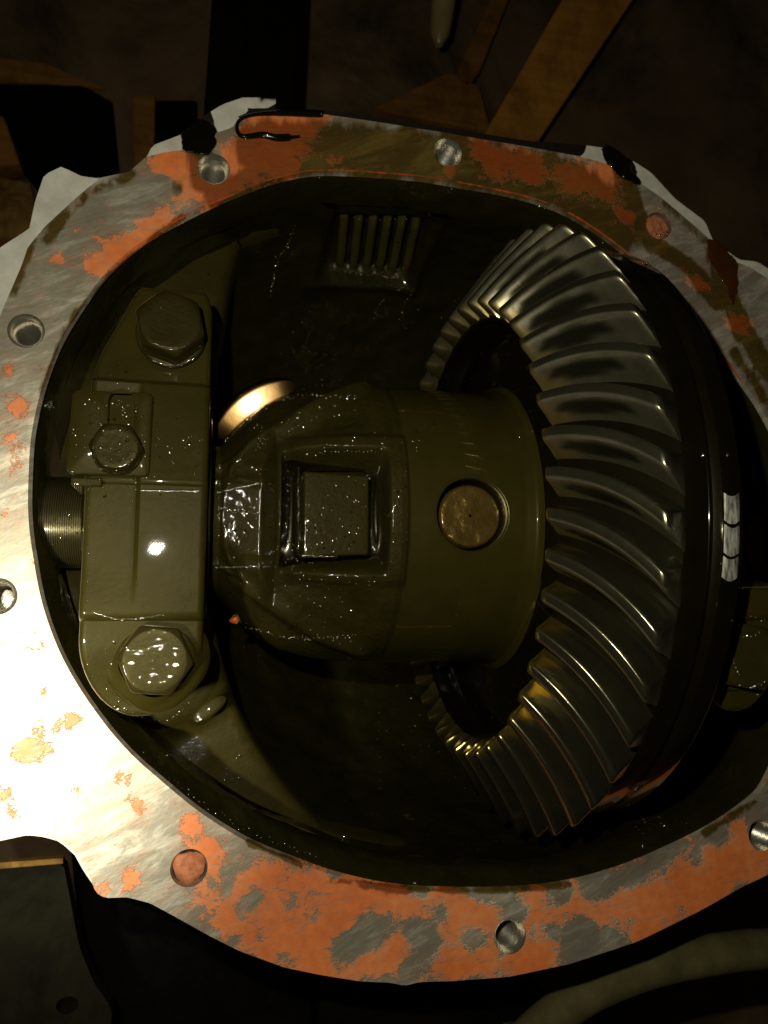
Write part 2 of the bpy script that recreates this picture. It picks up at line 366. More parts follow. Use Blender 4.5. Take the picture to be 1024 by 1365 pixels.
LIP = [(-80, 700), (-75, 560), (-60, 450), (-35, 370), (0, 330), (39, 305), (47, 268), (59, 233), (82, 222), (109, 235), (133, 238), (172, 231), (195, 211), (203, 194), (240, 180), (266, 158), (297, 139), (324, 130), (369, 130), (366, 146),
       (430, 146), (500, 156), (600, 171), (650, 179), (700, 187), (775, 193), (805, 197), (840, 212), (868, 230), (900, 265), (940, 295), (950, 320), (985, 346), (1010, 349), (1030, 362), (1075, 410), (1116, 510), (1148, 640), (1158, 760), (1148, 900), (1118, 1040), (1080, 1118), (1024, 1160),
       (990, 1176), (930, 1210), (850, 1250), (760, 1280), (680, 1297), (600, 1303), (480, 1303), (430, 1295), (380, 1285), (320, 1263), (280, 1243), (230, 1215), (200, 1199), (170, 1191), (140, 1192), (128, 1185),
       (112, 1162), (100, 1140), (80, 1122), (60, 1116), (37, 1113), (0, 1121), (-30, 1080), (-60, 1000), (-78, 880)]
inner = spline(PP(INNER), 360, True)
outer = resample(PP(OUTER), .0022)
HOLES = [(285, 225, 16, 0), (597, 203, 15, 0), (878, 301, 15, 1), (35, 441, 17, 0), (-3, 795, 17, 0), (252, 1157, 21, 1), (680, 1248, 20, 0), (1016, 1113, 19, 0), (1050, 520, 16, 0), (1110, 800, 17, 0)]
housing = empty('axle_housing', (0.03, 0, -.05), 'open iron axle housing with orange sealant scraps round its bolt flange', 'axle housing')
hl = []; hc = []
for px, py, rp, plug in HOLES:
    c = P(px, py); r = .0072; hc.append((c, r, plug))
    hl.append([(c[0]+r*math.cos(a), c[1]+r*math.sin(a)) for a in np.linspace(0, 2*math.pi, 36, endpoint=False)])
V, Fc, loops = planar([tuple(p) for p in outer], [[tuple(p) for p in inner]]+hl, .0027, 0.0)
nv = len(V); Vl = [tuple(v) for v in V]
for lp, dz, sh in ((loops[0], -.012, 0.0012), (loops[1], -.0022, -.0012)):
    o = len(Vl); c = np.mean([V[i] for i in lp], 0)
    for i in lp:
        d = V[i]-c; d /= np.linalg.norm(d); q = V[i]+d*sh; Vl.append((q[0], q[1], dz))
    n = len(lp)
    for k in range(n): Fc.append((lp[k], lp[(k+1) % n], o+(k+1) % n, o+k))
Va = np.array(Vl); Va[:nv, 2] += 0.00012*vnoise(Va[:nv], 60, 3)
fl = mk('flange', Va, Fc, M['flange'], housing, 40); fix_normals(fl)
px = project(Va)
ORANGE = [(340, 166, 24), (380, 163, 26), (420, 160, 20), (240, 222, 30), (215, 216, 18), (325, 205, 26), (350, 212, 30), (385, 200, 26), (275, 258, 28), (300, 240, 22), (150, 342, 28), (128, 356, 15), (182, 324, 22), (222, 290, 18), (200, 306, 15), (75, 345, 9),
  (100, 310, 7), (660, 215, 25), (700, 215, 22), (714, 236, 13), (762, 235, 26), (800, 246, 25), (815, 228, 16), (835, 286, 13), (879, 302, 17), (930, 376, 16), (985, 432, 18), (640, 196, 14), (600, 225, 12), (450, 215, 14), (12, 492, 10), (25, 540, 13), (20, 590, 13), (22, 622, 9), (95, 455, 9), (138, 420, 8),
  (50, 992, 26), (28, 1003, 13), (95, 956, 12), (160, 1040, 14), (182, 1072, 12), (256, 1100, 16), (4, 1062, 10), (18, 1086, 10), (285, 1132, 20), (175, 1172, 14), (60, 920, 7), (135, 1185, 12), (262, 1148, 26),
  (300, 1205, 40), (345, 1232, 44), (390, 1250, 44), (430, 1262, 42), (360, 1180, 34), (420, 1192, 34), (470, 1208, 38), (540, 1208, 38), (600, 1212, 36), (640, 1222, 30), (520, 1262, 26), (590, 1284, 30), (640, 1282, 26), (700, 1284, 30), (730, 1275, 26), (760, 1208, 36), (815, 1212, 30),
  (870, 1202, 48), (900, 1182, 46), (940, 1172, 34), (850, 1232, 34), (960, 1130, 18), (990, 1160, 34), (1012, 1130, 20), (985, 1102, 16), (720, 1212, 32), (500, 1290, 26), (440, 1290, 22), (520, 1188, 16), (470, 1180, 16), (1075, 1000, 40), (1110, 900, 30)]
BARE = [(330, 1206, 20), (400, 1207, 18), (352, 1245, 10), (500, 1244, 30), (468, 1258, 20), (560, 1242, 20), (632, 1250, 16), (770, 1246, 26), (822, 1250, 28), (735, 1240, 15), (880, 1152, 24), (760, 1190, 8), (570, 1262, 12), (640, 1180, 20), (560, 1186, 14), (905, 1210, 10), (690, 1215, 12), (960, 1120, 16), (930, 1150, 12), (800, 1185, 22), (740, 1195, 16), (850, 1170, 18), (450, 1275, 16), (420, 1225, 12), (590, 1215, 14), (990, 1190, 14), (345, 1190, 14), (300, 1180, 16), (380, 1275, 14)]
sea = np.full(len(px), .10)
for a, b_, r in ORANGE: sea += .74*np.exp(-((px[:, 0]-a)**2+(px[:, 1]-b_)**2)/(1.15*r*r))
sea = np.minimum(sea, 1.05)
for a, b_, r in BARE: sea -= .75*np.exp(-((px[:, 0]-a)**2+(px[:, 1]-b_)**2)/(r*r))
def poly_dist(q, pl):
    d = np.full(len(q), 1e9); t_ = np.zeros(len(q))
    for a, b_ in zip(pl[:-1], pl[1:]):
        a = np.array(a, float); b_ = np.array(b_, float); ab = b_-a; t = np.clip(((q-a)@ab)/(ab@ab), 0, 1)
        d = np.minimum(d, np.linalg.norm(q-(a+t[:, None]*ab), axis=1))
    return d
OIL = [([(345, 195), (440, 196), (560, 208), (680, 228), (770, 252), (830, 300)], 42, 1.1), ([(290, 262), (340, 235), (420, 215)], 22, 1.0), ([(826, 220), (845, 275), (872, 325), (915, 352), (955, 400)], 13, 1.2), ([(955, 335), (968, 385), (990, 440), (1030, 500)], 14, 1.2),
       ([(262, 185), (265, 215), (270, 240)], 18, 1.1), ([(55, 305), (100, 270), (170, 235)], 12, .55), ([(440, 1172), (520, 1184), (640, 1186), (760, 1180)], 7, .9), ([(330, 1122), (400, 1152)], 6, .9), ([(940, 1110), (1005, 1070)], 7, .8), ([(270, 270), (200, 320)], 10, .5), ([(60, 320), (120, 255), (175, 232)], 9, .8), ([(15, 395), (45, 320)], 9, .7), ([(240, 290), (150, 365), (90, 430), (55, 520)], 7, .75), ([(205, 235), (235, 250)], 20, .55), ([(890, 270), (940, 320)], 12, .7), ([(980, 470), (1024, 540)], 10, .8)]
oil = np.full(len(px), .02)
for pl, r, w in OIL: oil = np.maximum(oil, w*np.exp(-(poly_dist(px, pl)/r)**2))
for nm, arr in (('sealant', sea), ('oil', oil)):
    at = fl.data.attributes.new(nm, 'FLOAT', 'POINT'); at.data.foreach_set('value', arr.astype(np.float32))
# the paler unmachined casting behind the machined face
lipc = resample(PP(LIP, -.004), .003)
inl = inner.mean(0)+(inner-inner.mean(0))*1.02
hl2 = [[(c[0]+r*1.02*math.cos(a), c[1]+r*1.02*math.sin(a)) for a in np.linspace(0, 2*math.pi, 24, endpoint=False)] for c, r, g in hc]
V, Fc, loops = planar([tuple(p) for p in lipc], [[tuple(p) for p in inl[::3]]]+hl2, .0035, -.004)
nv = len(V); Vl = [tuple(v) for v in V]; lp = loops[0]
for dz, sh in ((-.010, .0015), (-.035, .0)):
    o = len(Vl)
    for i in lp: d = V[i]-V.mean(0); d /= np.linalg.norm(d); Vl.append((V[i][0]+d[0]*sh, V[i][1]+d[1]*sh, dz))
    n = len(lp); base = lp if dz > -.02 else [o-n+k for k in range(n)]
    for k in range(n): Fc.append((base[k], base[(k+1) % n], o+(k+1) % n, o+k))
Va = np.array(Vl); rim = mk('casting_rim', Va, Fc, M['lip'], housing, 50); fix_normals(rim)
px = project(Va)
lo = np.maximum(0, 1.4*np.exp(-(poly_dist(px, [(375, 147), (430, 147), (500, 157), (600, 172), (700, 186), (770, 196)])/12)**4))  # near-black strip along the rim's top edge
lo = np.maximum(lo, 1.3*np.exp(-(poly_dist(px, [(262, 165), (265, 185)])/24)**4)); lo = np.maximum(lo, 1.3*np.exp(-(poly_dist(px, [(822, 205), (832, 235)])/17)**4)); lo = np.maximum(lo, 1.2*np.exp(-(poly_dist(px, [(955, 335), (962, 350)])/14)**4))
lo = np.maximum(lo, 1.3*np.exp(-(poly_dist(px, [(320, 155), (345, 152), (380, 150)])/6)**4))
lo[nv+len(lp):] = np.maximum(lo[nv+len(lp):], .3)
at = rim.data.attributes.new('oil', 'FLOAT', 'POINT'); at.data.foreach_set('value', lo.astype(np.float32))
# bolt holes: countersink, threaded bore and bottom, each its own part
def bore_mesh(c, r):
    prof = [(r, -.0001), (r*.985, -.0007), (r*.80, -.0024)]
    z = -.0024
    while z > -.030: prof += [(r*.80, z-.0003), (r*.74, z-.00075), (r*.80, z-.0012)]; z -= .0012
    prof += [(r*.5, z), (.0002, z-.001)]
    V = []; n = 36
    for rr, zz in prof:
        for k in range(n): a = 2*math.pi*k/n; V.append((c[0]+rr*math.cos(a), c[1]+rr*math.sin(a), zz))
    return V, grid_faces(len(prof), n, False, True)
for c, r, plug in hc:
    o = mk('bolt_hole', *bore_mesh(c, r), M['bore'], housing, 30)
    if plug:
        V = []; n = 28
        for j, (k_, zz) in enumerate(((.86, -.0016), (.80, -.0004), (.5, .0003), (.3, -.0003), (.12, .0004), (.005, .0005))):
            for k in range(n):
                a = 2*math.pi*k/n; w = 1+.06*math.sin(3*a+j)+.04*random.uniform(-1, 1)
                V.append((c[0]+r*k_*w*math.cos(a), c[1]+r*k_*w*math.sin(a), zz+random.uniform(-.00015, .00015)))
        pl = mk('sealant_plug', V, grid_faces(6, n, False, True), M['plug'], o, 60); fix_normals(pl)
# inside wall, ledge, then the bowl swept round the axle line
cin = inner.mean(0)
def inset(k): 
    t = np.roll(inner, -1, 0)-np.roll(inner, 1, 0); t /= np.linalg.norm(t, axis=1)[:, None]
    nrm = np.stack([-t[:, 1], t[:, 0]], 1); s = np.sign(((cin-inner)*nrm).sum(1).mean()); return inner+nrm*s*k
dirn = (inner-inner.mean(0)); dirn = dirn/np.linalg.norm(dirn, axis=1)[:, None]
slope_w = (.0010+.0058*np.clip(dirn@np.array([-.62, -.78]), 0, 1)**1.5)[:, None]      # chamfer, widest at lower left
rings = [(-.0012, -.0022), (-.0010, -.0035), (.0*1, -.006), (.35, -.009), (.8, -.0145), (1.0, -.017), (1.08, -.020), (1.15, -.028)]
V = []
for k, z in rings: V += [(p[0], p[1], z) for p in (inset(k*slope_w) if k >= 0 else inset(k))]
Va = np.array(V); Va += (0.0007*vnoise(Va, 110, 4))[:, None]*np.array([1, 1, 1])
Fc = grid_faces(len(rings), len(inner), False, True)
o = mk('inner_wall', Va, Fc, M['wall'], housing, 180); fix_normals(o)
low = inset(1.12*slope_w)
NX, NT = 250, 250
xs = low[:, 0].min()+.0005+(low[:, 0].max()-low[:, 0].min()-.001)*(.5-.5*np.cos(np.linspace(0, math.pi, NX)))
def contour_y(x):
    ys = []
    n = len(low)
    for i in range(n):
        a, b_ = low[i], low[(i+1) % n]
        if (a[0]-x)*(b_[0]-x) <= 0 and a[0] != b_[0]: ys.append(a[1]+(b_[1]-a[1])*(x-a[0])/(b_[0]-a[0]))
    return min(ys), max(ys)
V = []; zb = -.026
def bowl_pt(x, u):
    yb, yt = contour_y(x)
    t1 = math.atan2(yt-AY, zb-AZ); t2 = 2*math.pi+math.atan2(yb-AY, zb-AZ)
    r1, r2 = math.hypot(yt-AY, zb-AZ), math.hypot(yb-AY, zb-AZ)
    th = t1+(t2-t1)*u; r = r1+(r2-r1)*u; return th, r
for x in xs:
    yb, yt = contour_y(x)
    t1 = math.atan2(yt-AY, zb-AZ); t2 = 2*math.pi+math.atan2(yb-AY, zb-AZ)
    r1, r2 = math.hypot(yt-AY, zb-AZ), math.hypot(yb-AY, zb-AZ)
    for u in np.linspace(0, 1, NT):
        th = t1+(t2-t1)*u; r = r1+(r2-r1)*u
        V.append((x, th, r))
V = np.array(V)
def bowl_hit(px_, py_):
    d = ray(px_, py_); best = None
    for t in np.linspace(.3, .7, 3000):
        p = CP+t*d
        if p[0] < xs[0] or p[0] > xs[-1] or p[2] > zb: continue
        yb, yt = contour_y(p[0])
        rr = math.hypot(p[1]-AY, p[2]-AZ)
        if rr > (math.hypot(yt-AY, zb-AZ) if p[1] > 0 else math.hypot(yb-AY, zb-AZ)):
            return p[0], math.atan2(p[1]-AY, p[2]-AZ) % (2*math.pi), p
pk = [bowl_hit(*q) for q in ((447, 285), (560, 285), (440, 362), (550, 370))]
px0, px1 = (pk[0][0]+pk[2][0])/2, (pk[1][0]+pk[3][0])/2
pt0, pt1 = (pk[0][1]+pk[1][1])/2, (pk[2][1]+pk[3][1])/2
rad0 = math.hypot(pk[0][2][1]-AY, pk[0][2][2]-AZ)
mx = sst(px0-.005, px0+.002, V[:, 0])*(1-sst(px1-.002, px1+.005, V[:, 0])); mt = sst(pt0-.025, pt0+.012, V[:, 1])*(1-sst(pt1-.012, pt1+.03, V[:, 1]))
fx = np.abs(V[:, 0]-(px0+px1)/2)/((px1-px0)/2+.007); ft = np.abs(V[:, 1]-(pt0+pt1)/2)/((pt1-pt0)/2+.045)
frame = np.exp(-((np.maximum(fx, ft)-1.0)/.10)**2)
R_ = V[:, 2]+.0075*mx*mt-.0034*frame
B = np.stack([V[:, 0], AY+R_*np.sin(V[:, 1]), AZ+R_*np.cos(V[:, 1])], 1)
nz = vnoise(B, 28, 4); B[:, 1] += .0022*nz*np.sin(V[:, 1]); B[:, 2] += .0022*nz*np.cos(V[:, 1])
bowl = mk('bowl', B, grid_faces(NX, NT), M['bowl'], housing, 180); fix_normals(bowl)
for k in range(6):      # cast ribs inside the pocket
    x = px0+(px1-px0)*(k+.5)/6
    pts = []
    for t in np.linspace(pt0-.004, pt1+.004, 12):
        e = 1-((t-(pt0+pt1)/2)/((pt1-pt0)/2+.004))**6; r = rad0+.0058-.0045*max(e, 0); pts.append((x+.0065*(t-pt0)/(pt1-pt0)-.002, AY+r*math.sin(t), AZ+r*math.cos(t)))
    mk('rib', *tube(pts, .0025, 12), M['rib'], housing, 180)
# bearing saddle: the step of casting the left cap bolts onto
up = PP([(352, 238), (345, 255), (322, 300), (305, 350), (296, 400), (288, 440), (281, 480)], -.04); dn = PP([(278, 840), (290, 890), (312, 950), (345, 1010), (400, 1082), (470, 1145), (545, 1190)], -.04)
edge = list(spline(up, 40))+list(spline(dn, 50))
ring_in = inset(1.12*slope_w)
left = [tuple(p) for p in ring_in if p[0] < max(up[0][0], dn[-1][0])+.05]
ang = lambda p: math.atan2(p[1]-0, -(p[0]-.03))
arc = sorted(left, key=ang)                                # from bottom round the left to the top
a_lo, a_hi = ang(dn[-1]), ang(up[0])
arc = [p for p in arc if a_lo < ang(p) < a_hi]
poly = [tuple(p) for p in edge]+arc                         # down the free edge, back up along the wall
poly = resample(poly, .003)
V, Fc, loops = planar([tuple(p) for p in poly], [], .004, -.04)
V[:, 2] += -.004*sst(.02, .10, np.abs(V[:, 1]+.01))-.006*sst(-.10, -.145, V[:, 0])+.0010*vnoise(V, 35, 3)
for cy, sg in ((.070, 1), (-.066, -1)):                     # raised seats under the cap bolts
    d = np.hypot((V[:, 0]+.094)/1.1, V[:, 1]-cy); V[:, 2] += .012*(1-sst(.026, .034, d))
Vl = [tuple(v) for v in V]; o = len(Vl); lp = loops[0]; n = len(lp)
for sh, dz in ((.0025, -.004), (.003, -.13)):
    o = len(Vl)
    for i in lp:
        v = V[i]; Vl.append((v[0]+sh, v[1]-np.sign(v[1])*sh*.5, (v[2]+dz) if dz > -.1 else dz))
    base = lp if dz > -.1 else list(range(o-n, o))
    for k in range(n): Fc.append((base[k], base[(k+1) % n], o+(k+1) % n, o+k))
o = mk('bearing_saddle', Vl, Fc, M['saddle'], housing, 60); fix_normals(o)
# torn silicone bead along the top inside edge
def bead(pts, r0, mat, z=0.0):
    c = spline([P(a, b_, z) for a, b_ in pts], len(pts)*12)
    r = [r0*(.6+.6*abs(noise.noise(Vector((i*.35, 0, z*9))))) for i in range(len(c))]
    return mk('sealant_bead', *tube(c, r, 8), mat, housing, 180)
bead([(225, 300), (262, 280), (300, 264), (350, 243), (400, 230), (440, 227), (500, 230), (560, 235), (620, 245), (690, 259), (745, 277), (795, 306), (845, 344), (895, 392), (945, 448), (990, 510)], .0007, M['sealoil'], -.0004)
bead([(795, 318), (822, 348), (846, 366), (868, 368), (890, 378)], .0013, M['sealoil'], -.012)

# ------------------------------------------------------------------ oil and crumbs lying on the housing
def blob(pts, z, h, mat):
    """a pool of oil: outline in photo points, flat bottom, domed top"""
    o_ = spline(PP(pts, z), 64, True); c = o_.mean(0); V = []
    o_ = c+(o_-c)*np.array([[1+.13*noise.noise(Vector((p[0]*260, p[1]*260, 3)))+.08*noise.noise(Vector((p[0]*800, p[1]*800, 5)))] for p in o_])
    for k, zz in ((1.0, 0), (.99, .35*h), (.95, .7*h), (.85, .93*h), (.6, 1.0*h), (.3, 1.02*h), (.02, 1.02*h)):
        V += [(c[0]+(p[0]-c[0])*k, c[1]+(p[1]-c[1])*k, z+zz) for p in o_]
    loc = (c[0], c[1], z); o = mk('oil_run', V, grid_faces(7, 64, False, True), mat, None, 180, loc=loc); fix_normals(o); return o
G = 'black oil runs over the flange edge'
tag(blob([(244, 180), (262, 160), (280, 163), (289, 178), (286, 196), (276, 206), (254, 204), (243, 195)], .0003, .0005, M['oil']), 'broad black oil blob hanging on the upper left flange edge', 'oil', G)
tag(blob([(803, 197), (820, 198), (836, 212), (840, 228), (852, 238), (850, 246), (836, 240), (822, 232), (814, 222), (806, 212)], .0003, .0005, M['oil']), 'knobbly black oil run dripping over upper right flange edge', 'oil', G)
tag(blob([(943, 322), (955, 320), (970, 336), (984, 350), (983, 362), (984, 385), (976, 405), (968, 385), (958, 368), (946, 350)], .0003, .0005, M['streak']), 'brown oil streak running inward on far right flange', 'oil', G)
t = [P(a, b_, .0003) for a, b_ in ((430, 152), (380, 151), (340, 153), (320, 160), (316, 172), (324, 182), (350, 180), (370, 184), (400, 182))]
tag(mk('oil_run', *tube(spline(t, 60), [.0013+.0005*math.sin(i*.13+1)-.0009*(i > 55) for i in range(60)], 10), M['oil'], None, 180, loc=t[3]), 'thin hooked black oil line around orange sealant at the top', 'oil', G)
c = P(314, 826, -.030)
V = [(c[0]+random.uniform(.6, 1)*.0030*math.cos(a)*s_, c[1]+random.uniform(.6, 1)*.0024*math.sin(a)*s_, c[2]+z_) for s_, z_ in ((1, 0), (.9, .0012), (.4, .002), (.02, .0022)) for a in np.linspace(0, 2*math.pi, 9, endpoint=False)]
tag(mk('sealant_crumb', V, grid_faces(4, 9, False, True), M['crumb'], None, None, loc=tuple(c)), 'small orange sealant crumb below the rough gear carrier casting', 'crumb')

# ------------------------------------------------------------------ ring gear, 45 curved teeth
gear = empty('ring_gear', (.075, AY, AZ), 'large ring gear with curved oily steel teeth all round', 'gear')
XT, RT, XH, RH, NTH = .0415, .1072, .0673, .1432, 45
PH0 = math.radians(3.6)
nx, nr = -.813, .583
prof = [(.070, .066), (.066, .070), (.0655, .094), (.060, .0985), (XT-nx*.0105+.001, RT-nr*.0105-.0025), (XT-nx*.0105, RT-nr*.0105)]
for s in np.linspace(.1, 1, 10): d = .0105+.0035*s; prof.append((XT+(XH-XT)*s-nx*d, RT+(RH-RT)*s-nr*d))
prof += [(.0815, .1355), (.0850, .1350), (.0880, .1350), (.0900, .1330), (.0905, .1318), (.0925, .1310), (.0935, .1320), (.0945, .1335), (.1015, .1335), (.1028, .1325), (.1032, .130), (.1034, .116), (.1110, .116), (.1115, .115), (.1115, .070)]
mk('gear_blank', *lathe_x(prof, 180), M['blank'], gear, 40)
def spiral(s): return -math.radians(9.6)*(.40*s+.60*s*s)
def tooth_mesh():
    V, wear_dark = [], []; ns = 40
    pitch = 2*math.pi/NTH
    # cross-section: (fraction of the pitch from centre, height 0 root .. 1 tip)
    half = [(.40, -.06), (.335, .03), (.295, .14), (.26, .30), (.225, .50), (.19, .70), (.158, .88), (.146, .95), (.122, .99), (.09, 1.0)]
    broad = [(.475, -.05), (.44, .06), (.395, .20), (.34, .37), (.275, .56), (.21, .735), (.15, .875), (.105, .95), (.065, .988), (.02, 1.0)]
    steep = [(.31, -.06), (.285, .05), (.268, .18), (.252, .35), (.235, .54), (.218, .73), (.198, .88), (.188, .95), (.168, .988), (.14, 1.0)]
    cs = [(-a, h) for a, h in broad]+[(a, h) for a, h in steep[::-1]]
    S_ = np.r_[-.012, 0.0, .012, np.linspace(.05, .95, ns-6), .985, .998, 1.008]
    for i, s in enumerate(S_):
        sc = np.clip(s, 0, 1); d = .0105+.0035*sc
        e = min(1, min((s+.012)/.03, (1.008-s)/.03)); e = 1-(1-max(e, 0))**2
        for q, h in cs:
            hh = h*(.90+.10*e) if h > .5 else h
            w = q*(1.0 if h < .3 else (.86+.14*e))
            k = -(1-hh)*d
            x = XT+(XH-XT)*s+nx*k; r = RT+(RH-RT)*s+nr*k
            a = spiral(s)+w*pitch
            V.append((x, r*math.sin(a), r*math.cos(a)))
            u = (s-.43)/.36; v = (hh-.60-.10*(s-.45))/.30
            wear_dark.append(float(1-sst(.55, 1.05, u*u+v*v)) if q < -.06 else (.9 if q > .19 else .75))  # contact wear on broad flank; steep flank and land simply darker, smoother
    m = len(cs); Fc = grid_faces(len(S_), m)
    n_ = len(S_)
    for base, rev in ((0, False), ((n_-1)*m, True)):
        for j in range(m//2-1):
            f = (base+j, base+j+1, base+m-2-j, base+m-1-j); Fc.append(f[::-1] if rev else f)
    return V, Fc, wear_dark
V, Fc, wear_dark = tooth_mesh()
t0 = mk('tooth', V, Fc, M['tooth'], gear, 50, world=False); fix_normals(t0)
at = t0.data.attributes.new('wear_dark', 'FLOAT', 'POINT'); at.data.foreach_set('value', np.array(wear_dark, np.float32))
at = t0.data.attributes.new('amber', 'FLOAT', 'POINT'); at.data.foreach_set('value', np.array([.42*(1-float(sst(-.02, .08, (math.hypot(v[1], v[2])-RT)/(RH-RT)))) for v in V], np.float32))
t0.location = (-.075, 0, 0)
for k in range(NTH):
    o = t0 if k == 0 else t0.copy()
    if k: COL.objects.link(o); o.parent = gear
    o.rotation_euler = (-(PH0+2*math.pi*k/NTH), 0, 0)

# three bright patches painting reflections on the outer band of the gear
M['reflection'] = simple('reflection_steel', (.035, .035, .025), (.40, .40, .34), .5, .2, 800, .0003, 0, (1, .22, .22))
for ya, yb in ((655, 692), (697, 735), (739, 768)):
    V = []
    def band_pt(py_, xx):
        best = None
        for a in np.linspace(-1.0, 1.0, 1200):
            q = np.array([xx, AY+.1338*math.sin(a), AZ+.1338*math.cos(a)]); e = abs(project(q[None])[0, 1]-py_)
            if best is None or e < best[0]: best = (e, q)
        return best[1]
    for py_ in np.linspace(ya, yb, 8):
        for xx, dr in ((.0949, -.0006), (.0951, .00002), (.0964, .00004), (.0978, .00004), (.0992, .00004), (.1008, .00002), (.1010, -.0006)):
            q = band_pt(py_+7-14*((xx-.098)/.0034)**2*.5, xx); d = np.array([0, q[1]-AY, q[2]-AZ]); V.append(q+d/np.linalg.norm(d)*dr)
    fix_normals(mk('reflection_patch', V, grid_faces(8, 7), M['reflection'], gear, 180))

# ------------------------------------------------------------------ differential case (rough casting at left, turned barrel at right)
case = empty('differential_case', (0, AY, AZ), 'oily gear carrier with square boss, round pin hole and ridged casting', 'gear carrier')
XS = np.r_[np.linspace(-.0785, -.004, 150), np.linspace(-.0035, .005, 22), np.linspace(.006, .064, 80)]
px_, pr_ = zip(*[(-.0785, .0325), (-.076, .0345), (-.0735, .0345), (-.071, .034), (-.066, .0400), (-.060, .0465), (-.052, .0535), (-.042, .0585), (-.030, .0620), (-.015, .0642), (-.001, .0652), (.0010, .0648), (.0020, .0645), (.010, .0648), (.052, .0648), (.057, .066), (.060, .070), (.0605, .095), (.064, .097)])
r0 = np.interp(XS, px_, pr_)
ths = np.linspace(-math.pi, math.pi, 560, endpoint=False)
XX, TT = np.meshgrid(XS, ths, indexing='ij'); RR = np.repeat(r0[:, None], len(ths), 1)
deg = np.degrees(TT); Y = RR*np.sin(TT)
front = np.cos(TT) > .05; cosT = np.maximum(np.cos(TT), .05)
# neck: recessed pad between the two lobes
padm = (1-sst(-.0545, -.0490, XX))*sst(-47, -38, deg)*(1-sst(27, 36, deg))
padr = np.minimum(.0352/np.maximum(np.cos(np.radians(np.clip(deg+4, -24, 24))), .3), .0390)
RR = RR*(1-padm)+np.minimum(RR, padr)*padm
# three soft creases across the pad
for dg, hgt, wd in ((19+0, .0012, 2.2), (-40, .0016, 2.5), (32, .0016, 2.6)):
    slope = dg+(XX+.064)*-250*(1 if dg == 19 else 0)
    RR += hgt*np.exp(-((deg-slope)/wd)**2)*(1-sst(-.0560, -.0535, XX))*sst(-.0745, -.0725, XX)
# pocket with the raised square boss in it
yy = RR*np.sin(TT)
pocket = sst(-.0482, -.0455, XX)*(1-sst(-.0088, -.0052, XX))*sst(-.0275, -.0240, yy)*(1-sst(.0200-.10*(XX+.03)**2/.02, .0240, yy))
rim_ = (sst(-.0520, -.0492, XX)*(1-sst(.0012, .0030, XX))*sst(-.0330, -.0292, yy)*(1-sst(.0275, .031, yy)))-pocket
floor_ = .0440+0*XX
RR = RR*(1-pocket)+np.minimum(floor_/np.maximum(np.cos(TT), .6), RR)*pocket+.0012*np.clip(rim_, 0, 1)*sst(-.05, -.04, XX)
by = yy
boss = sst(-.0430, -.0395, XX)*(1-sst(-.0143, -.0107, XX))*sst(-.0232, -.0192, by)*(1-sst(.0113, .0152, by))
bz = (.0634-.0009*(((XX+.0269)/.0158)**4+((by+.004)/.0190)**4))/np.maximum(np.cos(TT), .6)
RR = RR*(1-boss)+bz*boss
# curved ridges either side
for sg, pts in ((1, [(-.070, 22), (-.060, 33), (-.046, 37), (-.030, 48), (-.012, 60), (-.004, 66)]), (-1, [(-.070, 26), (-.060, 40), (-.046, 46), (-.030, 55), (-.010, 63), (-.004, 66)])):
    c = np.interp(XX, [p[0] for p in pts], [p[1] for p in pts])*sg
    RR += .0036*np.exp(-((deg-c)/5.0)**2)*(1-sst(-.010, -.002, XX))*sst(-.0720, -.066, XX)
# scooped shoulders between ridge and pocket
for sg in (1, -1):
    c = sg*np.interp(XX, [-.06, -.04, -.02, 0], [28, 31, 38, 42]); RR -= .0024*np.exp(-((deg-c)/7)**2)*sst(-.052, -.044, XX)*(1-sst(-.016, -.006, XX))*(1-boss)
V = np.stack([XX, AY+RR*np.sin(TT), AZ+RR*np.cos(TT)], -1).reshape(-1, 3)
nz = (1-.8*pocket.ravel())*vnoise(V, 330, 3)*(1-sst(-.004, -.0005, V[:, 0]))*(.1+.9*(1-boss.ravel()))*(1-.7*padm.ravel())
V[:, 1] += .00017*nz*np.sin(TT.ravel()); V[:, 2] += .00017*nz*np.cos(TT.ravel())
# near-black ring laid in the groove round the boss, standing in for shade
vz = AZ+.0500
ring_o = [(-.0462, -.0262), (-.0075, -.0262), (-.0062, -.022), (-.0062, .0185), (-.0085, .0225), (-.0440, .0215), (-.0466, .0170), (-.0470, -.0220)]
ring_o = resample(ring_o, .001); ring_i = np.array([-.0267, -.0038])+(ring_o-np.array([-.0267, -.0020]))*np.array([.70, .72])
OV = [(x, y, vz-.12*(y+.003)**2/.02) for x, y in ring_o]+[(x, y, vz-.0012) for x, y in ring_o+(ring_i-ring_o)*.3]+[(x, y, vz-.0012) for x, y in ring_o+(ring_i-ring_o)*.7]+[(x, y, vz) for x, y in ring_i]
fix_normals(mk('groove_shade', OV, grid_faces(4, len(ring_o), False, True), M['oil'], case, 180))
